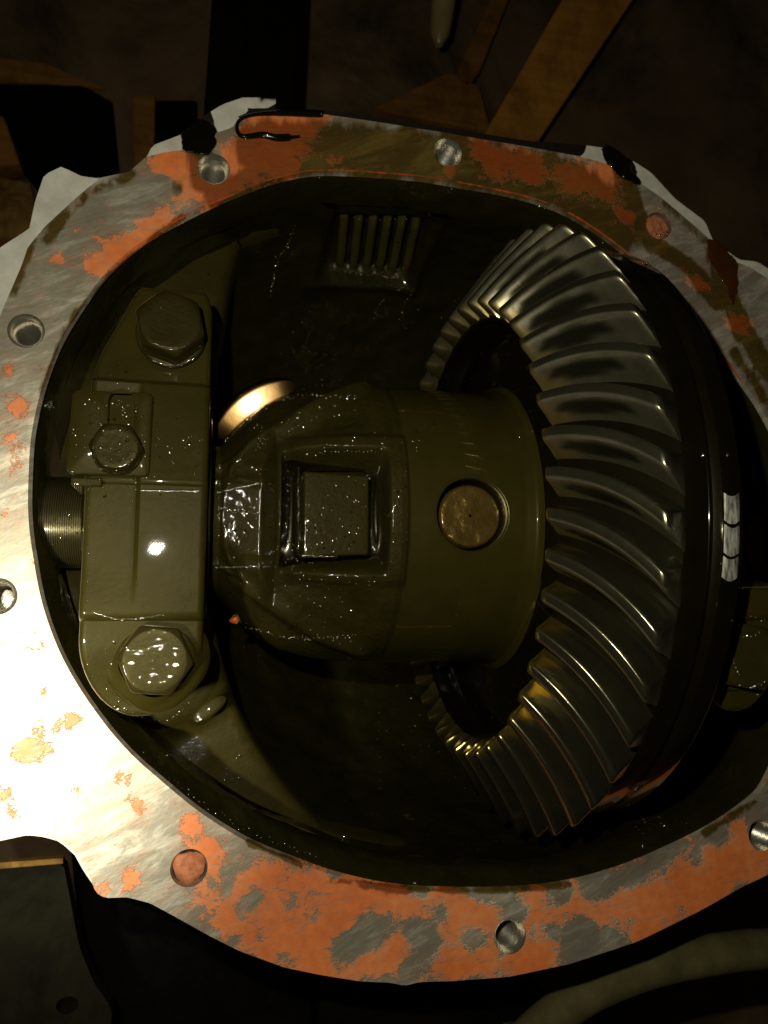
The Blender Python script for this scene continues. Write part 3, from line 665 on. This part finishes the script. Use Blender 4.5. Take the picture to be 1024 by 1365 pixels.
# cut the cross-pin hole
HX, HY, HR = .0286, AY-.0027, .0152
dd = np.hypot(V[:, 0]-HX, V[:, 1]-HY); on = (V[:, 2] > AZ+.03)
nth = len(ths)
near = on & (np.abs(dd-HR) < .0010)                 # snap close vertices to the rim of the hole
k = HR/np.maximum(dd, 1e-6)
V[near, 0] = HX+(V[near, 0]-HX)*k[near]; V[near, 1] = HY+(V[near, 1]-HY)*k[near]
V[:, 2] = np.where(near, AZ+np.sqrt(np.maximum(.0648**2-(V[:, 1]-AY)**2, 1e-6)), V[:, 2])
dd = np.hypot(V[:, 0]-HX, V[:, 1]-HY)
allf = grid_faces(len(XS), nth, False, True)
rough_f, mach_f, flange_f = [], [], []
nrow = 0
for f in allf:
    vi = list(f)
    if on[vi].all() and (dd[vi] < HR+1e-5).all(): continue
    (rough_f if V[vi, 0].mean() < .0012 else mach_f if V[vi, 0].mean() < .0585 else flange_f).append(f)
def sub(name, V, Fc, mat, parent, smooth):
    idx = sorted({i for f in Fc for i in f}); mp = {j: i for i, j in enumerate(idx)}
    return mk(name, V[idx], [tuple(mp[i] for i in f) for f in Fc], mat, parent, smooth)
fix_normals(sub('cast_body', V, rough_f, M['rough'], case, 180)); fix_normals(sub('turned_barrel', V, mach_f, M['mach'], case, 180))
fix_normals(sub('carrier_flange', V, flange_f, M['blank'], case, 40))  # carrier flange given the near-black blank colour to read as deep shade
def vring(r, z, n=72): return [(HX+r*math.cos(2*math.pi*k/n), HY+r*math.sin(2*math.pi*k/n), z if z is not None else AZ+math.sqrt(.0648**2-(HY-AY+r*math.sin(2*math.pi*k/n))**2)) for k in range(n)]
V2 = vring(HR+.0009, None)
V2 = [(a, b_, c+.0001) for a, b_, c in V2]+[(a, b_, c-.0006) for a, b_, c in vring(HR-.0004, None)]+vring(HR-.0008, AZ+.052)+vring(HR-.0008, AZ+.045)
fix_normals(mk('pin_bore', V2, grid_faces(4, 72, False, True), M['thread'], case, 40))
V2 = []
for rr, zz in ((.0132, .045), (.0132, .0575), (.0126, .0586), (.0118, .0588), (.0102, .0586), (.0085, .0588), (.0068, .0587), (.005, .0589), (.003, .0588), (.0006, .0588)):
    V2 += [(x+.0012, y, z+.05*(x-HX)) for x, y, z in vring(rr, AZ+zz)]
V2 = np.array(V2); V2[72*3:, 2] += .0004*vnoise(V2[72*3:], 160, 3)
fix_normals(mk('cross_pin', V2, grid_faces(10, 72, False, True), M['pin'], case, 50))
# right-hand end of the carrier
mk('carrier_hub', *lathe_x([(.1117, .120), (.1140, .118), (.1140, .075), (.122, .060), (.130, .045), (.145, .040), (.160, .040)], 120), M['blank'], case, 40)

# ------------------------------------------------------------------ bearing caps
def cap_mesh(x0, x1, ya, yb, xstep, mirror=False, dz=0.0):
    """top surface as a height field over a footprint with rounded ends, then skirts down"""
    nu, nv_ = 70, 420; V = []
    for j in range(nv_):
        # v: position along y, denser at the ends
        t = j/(nv_-1); y = ya+(yb-ya)*(.5-.5*math.cos(math.pi*t))*.35+(yb-ya)*t*.65
        ce = (x0+x1)/2; hw = (x1-x0)/2
        L_, R2 = x0, x1
        de = y-ya; 
        re = .030
        if de < re: q = math.sqrt(max(0, 1-((re-de)/re)**2)); L_ = ce-hw*max(q, .03); R2 = ce+hw*min(1, max(q*1.12, .03))
        de = yb-y; re = .012
        if de < re: q = .8+.2*math.sqrt(max(0, 1-((re-de)/re)**2)); L_ = ce-hw*q; R2 = ce+hw*q
        L_ += .013*float(sst(.046, .088, y))
        for i in range(nu):
            u = i/(nu-1); u = .5-.5*math.cos(math.pi*u)*.6-.2*(1-2*u); x = L_+(R2-L_)*u
            V.append((x, y, min(x-L_, R2-x, (y-ya)*1.0+1e-6, yb-y+1e-6)))
    V = np.array(V); x, y, ed = V[:, 0], V[:, 1], V[:, 2]
    # arch: upper facet tilted away, lower facet nearly square on, shoulders under the bolts
    z = np.where(y > .0045, .0308-(y-.0045)*.100, .0300+(y-.0045)*.030)
    st_ = np.clip((.0056-y)/.0022, 0, 1); z = np.where((y < .0056) & (y > .0034), .0308-.0008*(1-np.sqrt(1-np.minimum(st_, .999)**2)), z)
    z = z-.0062*sst(.0435, .0468, y)
    st_ = np.clip((-.0440-y)/.0034, 0, 1); z = z-.0034*(1-np.sqrt(np.maximum(1-st_**2, 0)))-.006*(1-sst(-.082, -.052, y))
    lowpart = (1-sst(xstep-.0013, xstep+.0009, x) if not mirror else sst(xstep-.0009, xstep+.0013, x))
    z -= .0016*lowpart*sst(-.048, -.026, y)*(1-sst(.038, .046, y))
    if mirror: z -= .034*sst(-.036, -.024, y)
    fr = .0026; z -= np.where(ed < fr, fr-np.sqrt(np.maximum(fr*fr-(fr-ed)**2, 0)), 0)
    z += .00002*vnoise(V, 60, 2)+dz
    T = np.stack([x, y, z], 1); Fc = grid_faces(nv_, nu)
    bd = [i for i in range(nu)]+[j*nu+nu-1 for j in range(1, nv_)]+[(nv_-1)*nu+i for i in range(nu-2, -1, -1)]+[j*nu for j in range(nv_-2, 0, -1)]
    o = len(T); Vl = [tuple(v) for v in T]
    for i in bd: Vl.append((T[i][0], T[i][1], -.045))
    n = len(bd)
    for k in range(n): Fc.append((bd[k], bd[(k+1) % n], o+(k+1) % n, o+k))
    return Vl, Fc
def bearing_cap(name, x0, x1, xstep, label, mirror=False):
    t = empty(name, ((x0+x1)/2, AY, -.045), label, 'bearing cap', 'bearing caps over the axle line')
    o = mk('cap_body', *cap_mesh(x0, x1, -.0835, .052 if mirror else .0875, xstep, mirror, .0365 if mirror else 0.0), M['cap'], t, 30); fix_normals(o)
    return t
bearing_cap('axle_bearing_cap', -.1215, -.0765, -.1020, 'olive oily bearing cap with slotted plate bolted on it, left side')
bearing_cap('axle_bearing_cap', .1135, .1500, .1300, 'shadowed bearing cap beyond the ring gear, cut by right frame edge', True)
# glossy bearing cup showing between the left cap and the carrier
cup = empty('bearing_cup', (-.072, AY, AZ), 'bright oily bearing cup glinting between left cap and carrier', 'bearing')
mk('outer_race', *lathe_x([(-.0850, .0480), (-.0850, .0500), (-.0780, .0505), (-.0755, .0500), (-.0750, .0490), (-.0750, .0440)], 120), M['thread'], cup, 40)

# ------------------------------------------------------------------ hex bolts
def hex_head(af, h, n=96, pnorm=30, rot=0):
    V = []
    def hr(a, inset=0): return (sum(abs(math.cos(a-rot-k*math.pi/3)/(af/2-inset))**pnorm for k in range(6) if math.cos(a-rot-k*math.pi/3) > 0))**(-1/pnorm)
    top = af/2*.94
    rings_ = []
    rings_.append([(hr(a)*.998, 0) for a in np.linspace(0, 2*math.pi, n, endpoint=False)])
    rings_.append([(hr(a), .0004) for a in np.linspace(0, 2*math.pi, n, endpoint=False)])
    rings_.append([(hr(a), h-.0006-(hr(a)-top)*.55) for a in np.linspace(0, 2*math.pi, n, endpoint=False)])
    rings_.append([(hr(a)-.0004, h-.0002-(hr(a)-top)*.50) for a in np.linspace(0, 2*math.pi, n, endpoint=False)])
    for k, dz in ((1.0, -.0001), (.96, 0), (.7, -.00012), (.4, -.0002), (.02, -.0002)): rings_.append([(top*k, h+dz)]*n)
    for rg in rings_:
        for k, (r, z) in enumerate(rg): a = 2*math.pi*k/n; V.append((r*math.cos(a), r*math.sin(a), z))
    return V, grid_faces(len(rings_), n, False, True)
def disc(r, z0, z1, n=64, fil=.0006):
    V = []
    for rr, zz in ((r*.9, z0), (r, z0), (r, z1-fil), (r-fil*.3, z1-fil*.3), (r-fil, z1), (r*.3, z1)):
        V += [(rr*math.cos(2*math.pi*k/n), rr*math.sin(2*math.pi*k/n), zz) for k in range(n)]
    return V, grid_faces(6, n, False, True)
def bolt(name, loc, af, h, rot, label, washer, group, mat='bolt'):
    t = empty(name, loc, label, 'bolt', group); 
    o = mk('head', *hex_head(af, h, rot=rot), M[mat], t, 45, world=False); fix_normals(o)
    if washer: o = mk('washer', *disc(washer, -.0022, .0), M[mat], t, 45, world=False); fix_normals(o)
    return t
GB = 'large hex bolts holding the bearing caps'
bolt('cap_bolt', (-.0925, .0655, .0245), .0238, .0125, math.radians(12), 'dry-topped hex bolt at the upper end of the left bearing cap', .0136, GB)
bolt('cap_bolt', (-.0935, -.0620, .0190), .0245, .0120, math.radians(25), 'oil-flooded hex bolt at the lower end of the left bearing cap', .0150, GB, 'wetbolt')
bolt('cap_bolt', (.1290, -.0611, .0575), .0238, .0125, math.radians(20), 'wet hex bolt half cut off by the right frame edge', .0140, GB, 'wetbolt')
# pool round the lower bolt
oo = []
for k, (rr, zz) in enumerate(((.0192, .0205), (.0184, .0218), (.0170, .0228), (.0155, .0238), (.0142, .0252), (.0130, .0262))):
    oo += [(-.0935+rr*(1+.05*math.sin(a*2+1))*math.cos(a), -.0620+rr*(1+.06*math.sin(a*3))*math.sin(a), zz-.0012+.0003*math.sin(3*a+rr*900)) for a in np.linspace(0, 2*math.pi, 72, endpoint=False)]
o = mk('oil_puddle', oo, grid_faces(6, 72, False, True), M['saddle'], None, 180, loc=(-.0935, -.062, .014)); fix_normals(o); tag(o, 'ring of brown oil pooled round the lower left cap bolt', 'oil')

# ------------------------------------------------------------------ slotted lock plate, its bolt, threaded adjuster
lock = empty('lock_plate', (-.1130, .0225, .030), 'small bent steel plate with a slot on the left bearing cap', 'lock plate')
zt = .0328
a4 = PP([(97, 519), (204, 523), (199, 636), (88, 631)], zt)
slot_c = P(161, 558, zt)[:2]
def rrect(c4, r, n=80):
    c4 = np.array(c4); out = []
    for i in range(4):
        p, a, b_ = c4[i], c4[i-1], c4[(i+1) % 4]; da = (a-p)/np.linalg.norm(a-p); db = (b_-p)/np.linalg.norm(b_-p)
        for t in np.linspace(0, 1, 7): out.append((1-t)**2*(p+da*r)+2*t*(1-t)*p+t*t*(p+db*r))
    return resample(out, 1e-3)
def by_angle(poly, c, angs):
    poly = np.asarray(poly); res = []
    for a in angs:
        d = np.array([math.cos(a), math.sin(a)]); best = 0
        for i in range(len(poly)):
            p, q = poly[i]-c, poly[(i+1) % len(poly)]-c; e = q-p; den = d[0]*e[1]-d[1]*e[0]
            if abs(den) < 1e-14: continue
            t = (p[0]*e[1]-p[1]*e[0])/den; u = (p[0]*d[1]-p[1]*d[0])/den
            if t > 0 and -1e-6 <= u <= 1+1e-6: best = max(best, t)
        res.append(c+d*best)
    return np.array(res)
angs = np.linspace(0, 2*math.pi, 120, endpoint=False)
ou = by_angle(rrect(a4, .0022), slot_c, angs)
sl = []
for a in np.linspace(0, 2*math.pi, 60, endpoint=False): sl.append((slot_c[0]+.0047*math.cos(a), slot_c[1]+.0047*math.sin(a)+(.0070 if math.sin(a) > 0 else -.0090)))
si = by_angle(sl, slot_c, angs)
cen = ou.mean(0); V = []
for pl, z, k in ((si, zt-.0032, 0), (si, zt-.0004, 0), (si*.93+ou*.07, zt, 0), (ou, zt, -.0008), (ou, zt-.0003, -.0002), (ou, zt-.0009, 0), (ou, zt-.0034, 0)):
    for p in pl:
        d = (p-cen)/np.linalg.norm(p-cen); V.append((p[0]+d[0]*k, p[1]+d[1]*k, z))
fix_normals(mk('plate', V, grid_faces(7, 120, False, True), M['cap'], lock, 45))
tb = P(100, 632, zt); o = mk('bent_tab', *box((tb[0]+.0040, tb[1]-.0024, zt-.0135), (.011, .0032, .024)), M['cap'], lock, 30); bevel(o, .0008, 3)
bc = P(155, 597, zt+.006)
bolt('lock_bolt', (bc[0], bc[1], zt+.0018), .0170, .0068, math.radians(28), 'small hex bolt in the slot of the bent lock plate', .0092, None)
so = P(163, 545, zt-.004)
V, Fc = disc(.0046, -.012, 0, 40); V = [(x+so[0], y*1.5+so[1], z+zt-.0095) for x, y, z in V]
o = mk('slot_floor', V, Fc, M['oil'], lock, 40); fix_normals(o)  # slot floor takes the near-black colour to darken the recess
adj = empty('adjuster_ring', (-.137, AY, AZ), 'threaded steel adjuster sleeve at the far left of the axle line', 'adjuster')
prof = [(-.1500, .012)]
x = -.1500
while x < -.1225: prof += [(x, .01935), (x+.00022, .0199), (x+.00044, .0199), (x+.00066, .01935)]; x += .00088
prof += [(x, .012)]
mk('threaded_sleeve', *lathe_x(prof, 96, AY-.0030, AZ), M['thread'], adj, 30)
mk('adjuster_flange', *lathe_x([(-.1245, .020), (-.1245, .040), (-.1235, .041), (-.1220, .041), (-.1215, .040), (-.1210, .020)], 96), M['blank'], adj, 30)
# added sheets tilted to mirror the flash, behind the neck and by the bolt
def glint_sheet(px_, py_, z, direction, ra, arc, wid, c1, c2, label, mat='glare'):
    """a domed crescent turned to mirror the flash as a glint, thin at its rim"""
    pc = P(px_, py_, z); h = (CP-pc)/np.linalg.norm(CP-pc)+(np.array(FL)-pc)/np.linalg.norm(np.array(FL)-pc); h /= np.linalg.norm(h)
    t1 = np.array([direction[0], direction[1], 0.0]); t1 -= h*(t1@h); t1 /= np.linalg.norm(t1); t2 = np.cross(h, t1); V = []
    for i in range(44):
        t = -1+2*i/43
        for k in range(21):
            q = -1+2*k/20; w = wid*math.sqrt(max(1e-4, 1-t*t))
            r = ra+q*w; u, v = r*math.sin(t*arc), r*math.cos(t*arc)-ra
            e = max(abs(q), abs(t)); V.append(tuple(pc+t1*u+t2*v-h*(c1*u*u+c2*v*v+.004*max(0, e-.6)**2)))
    o = mk('glint_sheet', V, grid_faces(44, 21), M[mat], None, 180, loc=tuple(pc)); fix_normals(o); tag(o, label, 'oil')
FL = Vector((-.108, -.012, .335))
glint_sheet(335, 537, -.012, (.80, .60), .050, .44, .0070, 1.0, 2.0, 'crescent sheet tilted to mirror the flash behind the carrier neck')
glint_sheet(279, 944, -.030, (.80, .60), .060, .14, .0034, 14., 30., 'small sheet tilted to mirror the flash right of the flooded lower bolt', 'saddle')

# ------------------------------------------------------------------ loose droplets of oil inside, many turned to the flash as glints
dep = bpy.context.evaluated_depsgraph_get()
DV, DF = [], []
cnt = 0
FL = Vector((-.108, -.012, .335))
def drop(loc, nrm, r):
    a = nrm.orthogonal().normalized(); b_ = nrm.cross(a); o_ = len(DV); n = 9; e = random.uniform(.6, 1)
    for kr, kz in ((1, 0), (.85, .030), (.6, .068), (.3, .095), (.0, .105)):
        if kr == 0: DV.append(tuple(loc+nrm*r*kz)); continue
        for k in range(n): w = 2*math.pi*k/n; DV.append(tuple(loc+(a*math.cos(w)*e+b_*math.sin(w))*r*kr+nrm*r*kz))
    DF.extend([(o_+i*n+k, o_+i*n+(k+1) % n, o_+(i+1)*n+(k+1) % n, o_+(i+1)*n+k) for i in range(3) for k in range(n)]+[(o_+3*n+k, o_+3*n+(k+1) % n, o_+4*n) for k in range(n)])
for _ in range(9000):
    if cnt > 1700: break
    px1_, py1_ = random.uniform(40, 1010), random.uniform(235, 1180)
    d = Vector(ray(px1_, py1_)).normalized()
    hit, loc, nrm, idx, ob, mtx = S.ray_cast(dep, Vector(CP), d)
    if not hit: continue
    nm = ob.name.split('.')[0]
    if nm in ('flange', 'casting_rim', 'bolt_hole', 'glint_sheet', 'sealant_bead', 'reflection_patch', 'tooth', 'oil_puddle'): continue
    dens = noise.noise(loc*26)*1.6+.05
    dens += {'cast_body': .25, 'cap_body': -.32, 'plate': -.4, 'head': -.3, 'tooth': -.15, 'turned_barrel': -.15, 'bowl': .0, 'inner_wall': .25, 'gear_blank': -9}.get(nm, 0)
    if random.random() > .25+dens: continue
    if nrm.dot(d) > 0: nrm = -nrm
    h = ((Vector(CP)-loc).normalized()+(FL-loc).normalized()).normalized()
    if random.random() < .6:                          # droplets turned between camera and flash so that they glint
        ax = (h+Vector([random.uniform(-.1, .1) for _ in range(3)])).normalized()
        if ax.dot(nrm) < .72: ax = (ax+nrm*1.3).normalized()
    else: ax = (nrm+Vector([random.uniform(-.3, .3) for _ in range(3)])).normalized()
    r = random.choice((.0003, .0004, .0004, .0005, .0006, .0009))
    drop(loc+nrm*r*.12*(1-ax.dot(nrm)), ax, r); cnt += 1
# rows of added beads turned to the flash, making glints along edges and walls
GLINT_ROWS = [([(158, 533), (165, 545), (168, 556)], 12, 5, .9), ([(390, 302), (384, 325), (370, 345), (361, 392)], 30, 3, 1), ([(512, 398), (503, 410), (498, 424)], 7, 2, 1), ([(530, 385), (548, 388), (540, 408), (533, 425)], 14, 3, 1), ([(507, 930), (505, 960), (507, 1052)], 12, 2, .8), ([(548, 902), (556, 930), (560, 975)], 8, 3, .8),
  ([(226, 1036), (264, 1066), (312, 1098), (345, 1114), (430, 1146)], 34, 5, .9), ([(322, 186), (335, 187), (352, 183)], 6, 2, .9), ([(822, 234), (830, 236)], 3, 2, 1.2), ([(985, 900), (978, 875), (988, 850), (1012, 845)], 16, 2, .9), ([(985, 912), (1000, 918), (1018, 910)], 10, 2, .9), ([(975, 830), (1000, 822), (1020, 826)], 8, 2, .9), ([(300, 590), (322, 565), (350, 545), (400, 528), (475, 530)], 46, 3, 1), ([(330, 560), (350, 580), (345, 600)], 26, 9, .8), ([(300, 815), (340, 838), (400, 850), (475, 848)], 46, 3, 1), ([(290, 657), (345, 644)], 34, .5, 1.15), ([(286, 756), (345, 755)], 34, .5, 1.15),
  ([(292, 622), (293, 623)], 2, 1, 1.8), ([(335, 622), (336, 623)], 2, 1, 1.8), ([(300, 701), (301, 702)], 2, 1, 1.8), ([(335, 701), (336, 702)], 2, 1, 1.8), ([(290, 678), (310, 680), (345, 683)], 22, 3, 1.1), ([(401, 741), (494, 742)], 60, .5, 1.15), ([(398, 625), (398, 738)], 34, 1.2, .8), ([(383, 610), (384, 745)], 16, 2, .7),
  ([(404, 637), (405, 637)], 1, 1, 1.7), ([(492, 637), (493, 637)], 1, 1, 1.7), ([(188, 654), (264, 655)], 60, .4, 1.1), ([(126, 818), (165, 825), (217, 820)], 66, .5, 1.1), ([(410, 606), (450, 602), (500, 603)], 18, 2, .8), ([(385, 575), (400, 567)], 8, 1, .8), ([(517, 688), (527, 675), (532, 660)], 12, 1, .9), ([(390, 760), (440, 775), (500, 770)], 16, 8, .7),
  ([(200, 480), (232, 488), (258, 478)], 24, 1, .8), ([(200, 456), (228, 464), (246, 462)], 14, 1, .7), ([(455, 287), (480, 292), (545, 292)], 16, 3, .8), ([(118, 640), (118, 800)], 14, 1, .6), ([(150, 925), (185, 955), (230, 957), (262, 925)], 30, 2, .8), ([(832, 1075), (890, 1110)], 40, 22, .6), ([(862, 350), (865, 345)], 5, 3, 1.6), ([(985, 600), (992, 660), (1000, 690), (1004, 720)], 14, 3, 1.1), ([(935, 607), (936, 606)], 2, 1, 1.4), ([(968, 607), (969, 606)], 2, 1, 1.4)]
for pl, n, jit, sc_ in GLINT_ROWS:
    q = spline(pl, max(n, 2))
    for a, b_ in q[:n]:
        d = Vector(ray(a+random.gauss(0, jit*.5), b_+random.gauss(0, jit*.5))).normalized()
        hit, loc, nrm, idx, ob, mtx = S.ray_cast(dep, Vector(CP), d)
        if not hit or ob.name.startswith(('glint_sheet', 'flange', 'casting_rim')): continue
        if nrm.dot(d) > 0: nrm = -nrm
        h = ((Vector(CP)-loc).normalized()+(FL-loc).normalized()).normalized()
        ax = (h+Vector([random.uniform(-.07, .07) for _ in range(3)])).normalized(); r = .0006*sc_*random.uniform(.6, 1.2)
        drop(loc+nrm*r*.10*(1-ax.dot(nrm)), ax, r)
o = mk('oil_glint_droplets', DV, DF, M['drop'], None, 180, kind='stuff'); o['label'] = 'fine oil droplets and added glint beads over the inside of the axle'; o['category'] = 'oil'

# ------------------------------------------------------------------ the workshop floor and what lies on it
ZF = -.55
o = mk('floor', [(-3, -3, ZF), (3, -3, ZF), (3, 3, ZF), (-3, 3, ZF)], [(0, 1, 2, 3)], M['floor'], None, None); o['kind'] = 'structure'; o['label'] = 'dirty dark concrete workshop floor'
def prism(name, pts, ztop, thick, mat, parent=None, loc=None, bev=.002):
    p2 = PP(pts, ztop); n = len(p2); V = [(a, b_, ztop) for a, b_ in p2]+[(a, b_, ztop-thick) for a, b_ in p2]
    c = np.mean(V, 0) if loc is None else loc
    o = mk(name, V, [tuple(range(n)), tuple(range(2*n-1, n-1, -1))]+[(i, (i+1) % n, n+(i+1) % n, n+i) for i in range(n)], mat, parent, None, loc=None if parent else tuple(c))
    fix_normals(o)
    if bev: bevel(o, bev, 2)
    return o
tag(prism('timber_beam', [(772, -40), (870, -40), (700, 215), (630, 205)], ZF+.10, .098, M['wood']), 'amber timber beam lying on the floor above the flange', 'beam')
tag(prism('timber_offcut', [(500, 142), (600, 95), (640, 115), (655, 175), (520, 150)], ZF+.05, .048, M['wood2']), 'dark pointed timber offcut beside the amber beam', 'timber')
tag(prism('timber_board', [(690, -30), (640, 95), (622, 118), (610, 90), (668, -30)], ZF+.05, .048, M['wood2']), 'narrow brown timber strip left of the amber beam', 'timber')
tag(prism('steel_post', [(285, -40), (402, -40), (392, 160), (270, 170), (278, 60)], ZF+.30, .298, M['black'], bev=.006), 'black post standing behind the upper left flange', 'post')
tag(prism('cardboard_sheet', [(-60, 70), (20, 80), (60, 85), (140, 118), (60, 112), (-60, 108)], ZF+.02, .004, M['wood2'], bev=0), 'torn brown cardboard strip at far upper left', 'cardboard')
tag(prism('rubber_mat', [(-60, 110), (110, 112), (150, 135), (160, 240), (60, 260), (22, 215), (0, 155), (-60, 150)], ZF+.02, .018, M['black']), 'black rubber mat on the floor at upper left', 'mat')
tag(prism('timber_stake', [(176, 125), (207, 125), (205, 260), (178, 260)], ZF+.03, .028, M['wood2']), 'upright brown stake between black mat and post', 'timber')
tag(prism('rubber_block', [(208, 133), (262, 133), (262, 240), (207, 240)], ZF+.05, .048, M['black']), 'black block between brown stake and post', 'block')
tag(prism('rusty_plate', [(-60, 225), (40, 245), (60, 330), (-60, 400)], ZF+.04, .006, M['rust'], bev=0), 'mottled rusty plate beside the pale upper left rim', 'plate')
tag(prism('timber_wedge', [(-40, 140), (5, 155), (27, 218), (-40, 222)], ZF+.05, .03, M['wood2']), 'brown wedge at the far left edge above rusty plate', 'timber')
# tyre at the right: a thick treaded wall of rubber
ty = empty('tyre', tuple(P(1000, 150, ZF+.2)), 'black worn tyre standing at the upper right corner', 'tyre')
tc = P(1330, 150, ZF+.28)
V = []; nn = 160
pr = [(.06, .10), (.175, .11), (.192, .10), (.200, .07), (.202, 0), (.200, -.07), (.192, -.10), (.175, -.11)]
for k in range(nn):
    a = 2*math.pi*k/nn
    for r, zz in pr: V.append((tc[0]+r*math.cos(a), tc[1]+r*1.6*math.sin(a), tc[2]+zz))
fix_normals(mk('tyre_carcass', V, grid_faces(nn, len(pr), True, False), M['tread'], ty, 40))
TB = []
for k in range(72):
    a = 2*math.pi*(k+.5)/62
    for zz in (-.05, 0, .05):
        V, Fc = box((0, 0, 0), (.006, .017, .036)); V = [(x+.204, y, z+zz) for x, y, z in V]
        TB.append(([(tc[0]+x*math.cos(a)-y*math.sin(a), tc[1]+(x*math.sin(a)+y*math.cos(a))*1.6, tc[2]+z) for x, y, z in V], Fc))
mk('tread_blocks', *join(*TB), M['tread'], ty, None, kind='stuff')
# jug or handle at the top
jc = P(590, 20, ZF+.16)
jug = tag(mk('tool_handle', *tube([P(596, -60, ZF+.20), P(592, -10, ZF+.18), P(588, 25, ZF+.16), P(586, 48, ZF+.15), P(585, 60, ZF+.15)], [.012, .013, .012, .010, .004], 20), M['glass'], None, 60, loc=tuple(jc)), 'dull rounded tool handle poking in at the top edge', 'handle')
# hose at the bottom right
hs = empty('hose', tuple(P(850, 1300, -.10)), 'olive rubber hose curving below the flange at lower right', 'hose')
hp = spline([P(640, 1440, -.13), P(700, 1388, -.12), P(750, 1345, -.11), P(800, 1315, -.105), P(865, 1290, -.10), P(940, 1274, -.10), P(1010, 1265, -.10), P(1080, 1262, -.10)], 90)
fix_normals(mk('hose_body', *tube(hp, [.0108+.0004*noise.noise(Vector((i*.2, 0, 0))) for i in range(90)], 28), M['hose'], hs, 180))
cuff = [hp[9]+(hp[13]-hp[9])*t for t in np.linspace(0, 1, 8)]
fix_normals(mk('torn_cuff', *tube(cuff, [.0124+.0016*random.random() for _ in range(8)], 24), M['hose'], hs, 60))
# steel stand at the bottom left
st = empty('axle_stand', tuple(P(60, 1260, -.2)), 'green grey steel stand with a hole under the lower left flange', 'stand')
zz = -.12
hole = P(90, 1340, zz)
out = PP([(-60, 1160), (0, 1155), (84, 1148), (92, 1190), (105, 1260), (125, 1310), (150, 1345), (140, 1440), (-60, 1440)], zz)
V, Fc, lp = planar([tuple(p) for p in resample(out, .006)], [[(hole[0]+.0055*math.cos(a), hole[1]+.0042*math.sin(a)) for a in np.linspace(0, 2*math.pi, 20, endpoint=False)]], .012, zz)
Vl = [tuple(v) for v in V]
for l in lp:
    o = len(Vl); n = len(l); Vl += [(V[i][0], V[i][1], zz-.012) for i in l]; Fc += [(l[k], l[(k+1) % n], o+(k+1) % n, o+k) for k in range(n)]
fix_normals(mk('stand_plate', Vl, Fc, M['stand'], st, 30))
prism('rusty_edge', [(-60, 1153), (0, 1150), (84, 1144), (84, 1151), (0, 1158), (-60, 1162)], zz+.003, .006, M['rust'], st, bev=0)
tag(prism('rubber_bush', [(92, 1120), (140, 1190), (210, 1215), (300, 1265), (390, 1300), (420, 1345), (425, 1440), (160, 1440), (140, 1330), (105, 1250)], -.20, .2, M['black'], bev=.004), 'black shadowed rubber bush under the lower flange edge', 'bush')
tag(prism('axle_tube', [(420, 1290), (560, 1320), (700, 1310), (745, 1340), (690, 1440), (430, 1440)], -.16, .2, M['black'], bev=.004), 'black rubber boot under the bottom of the flange', 'boot')
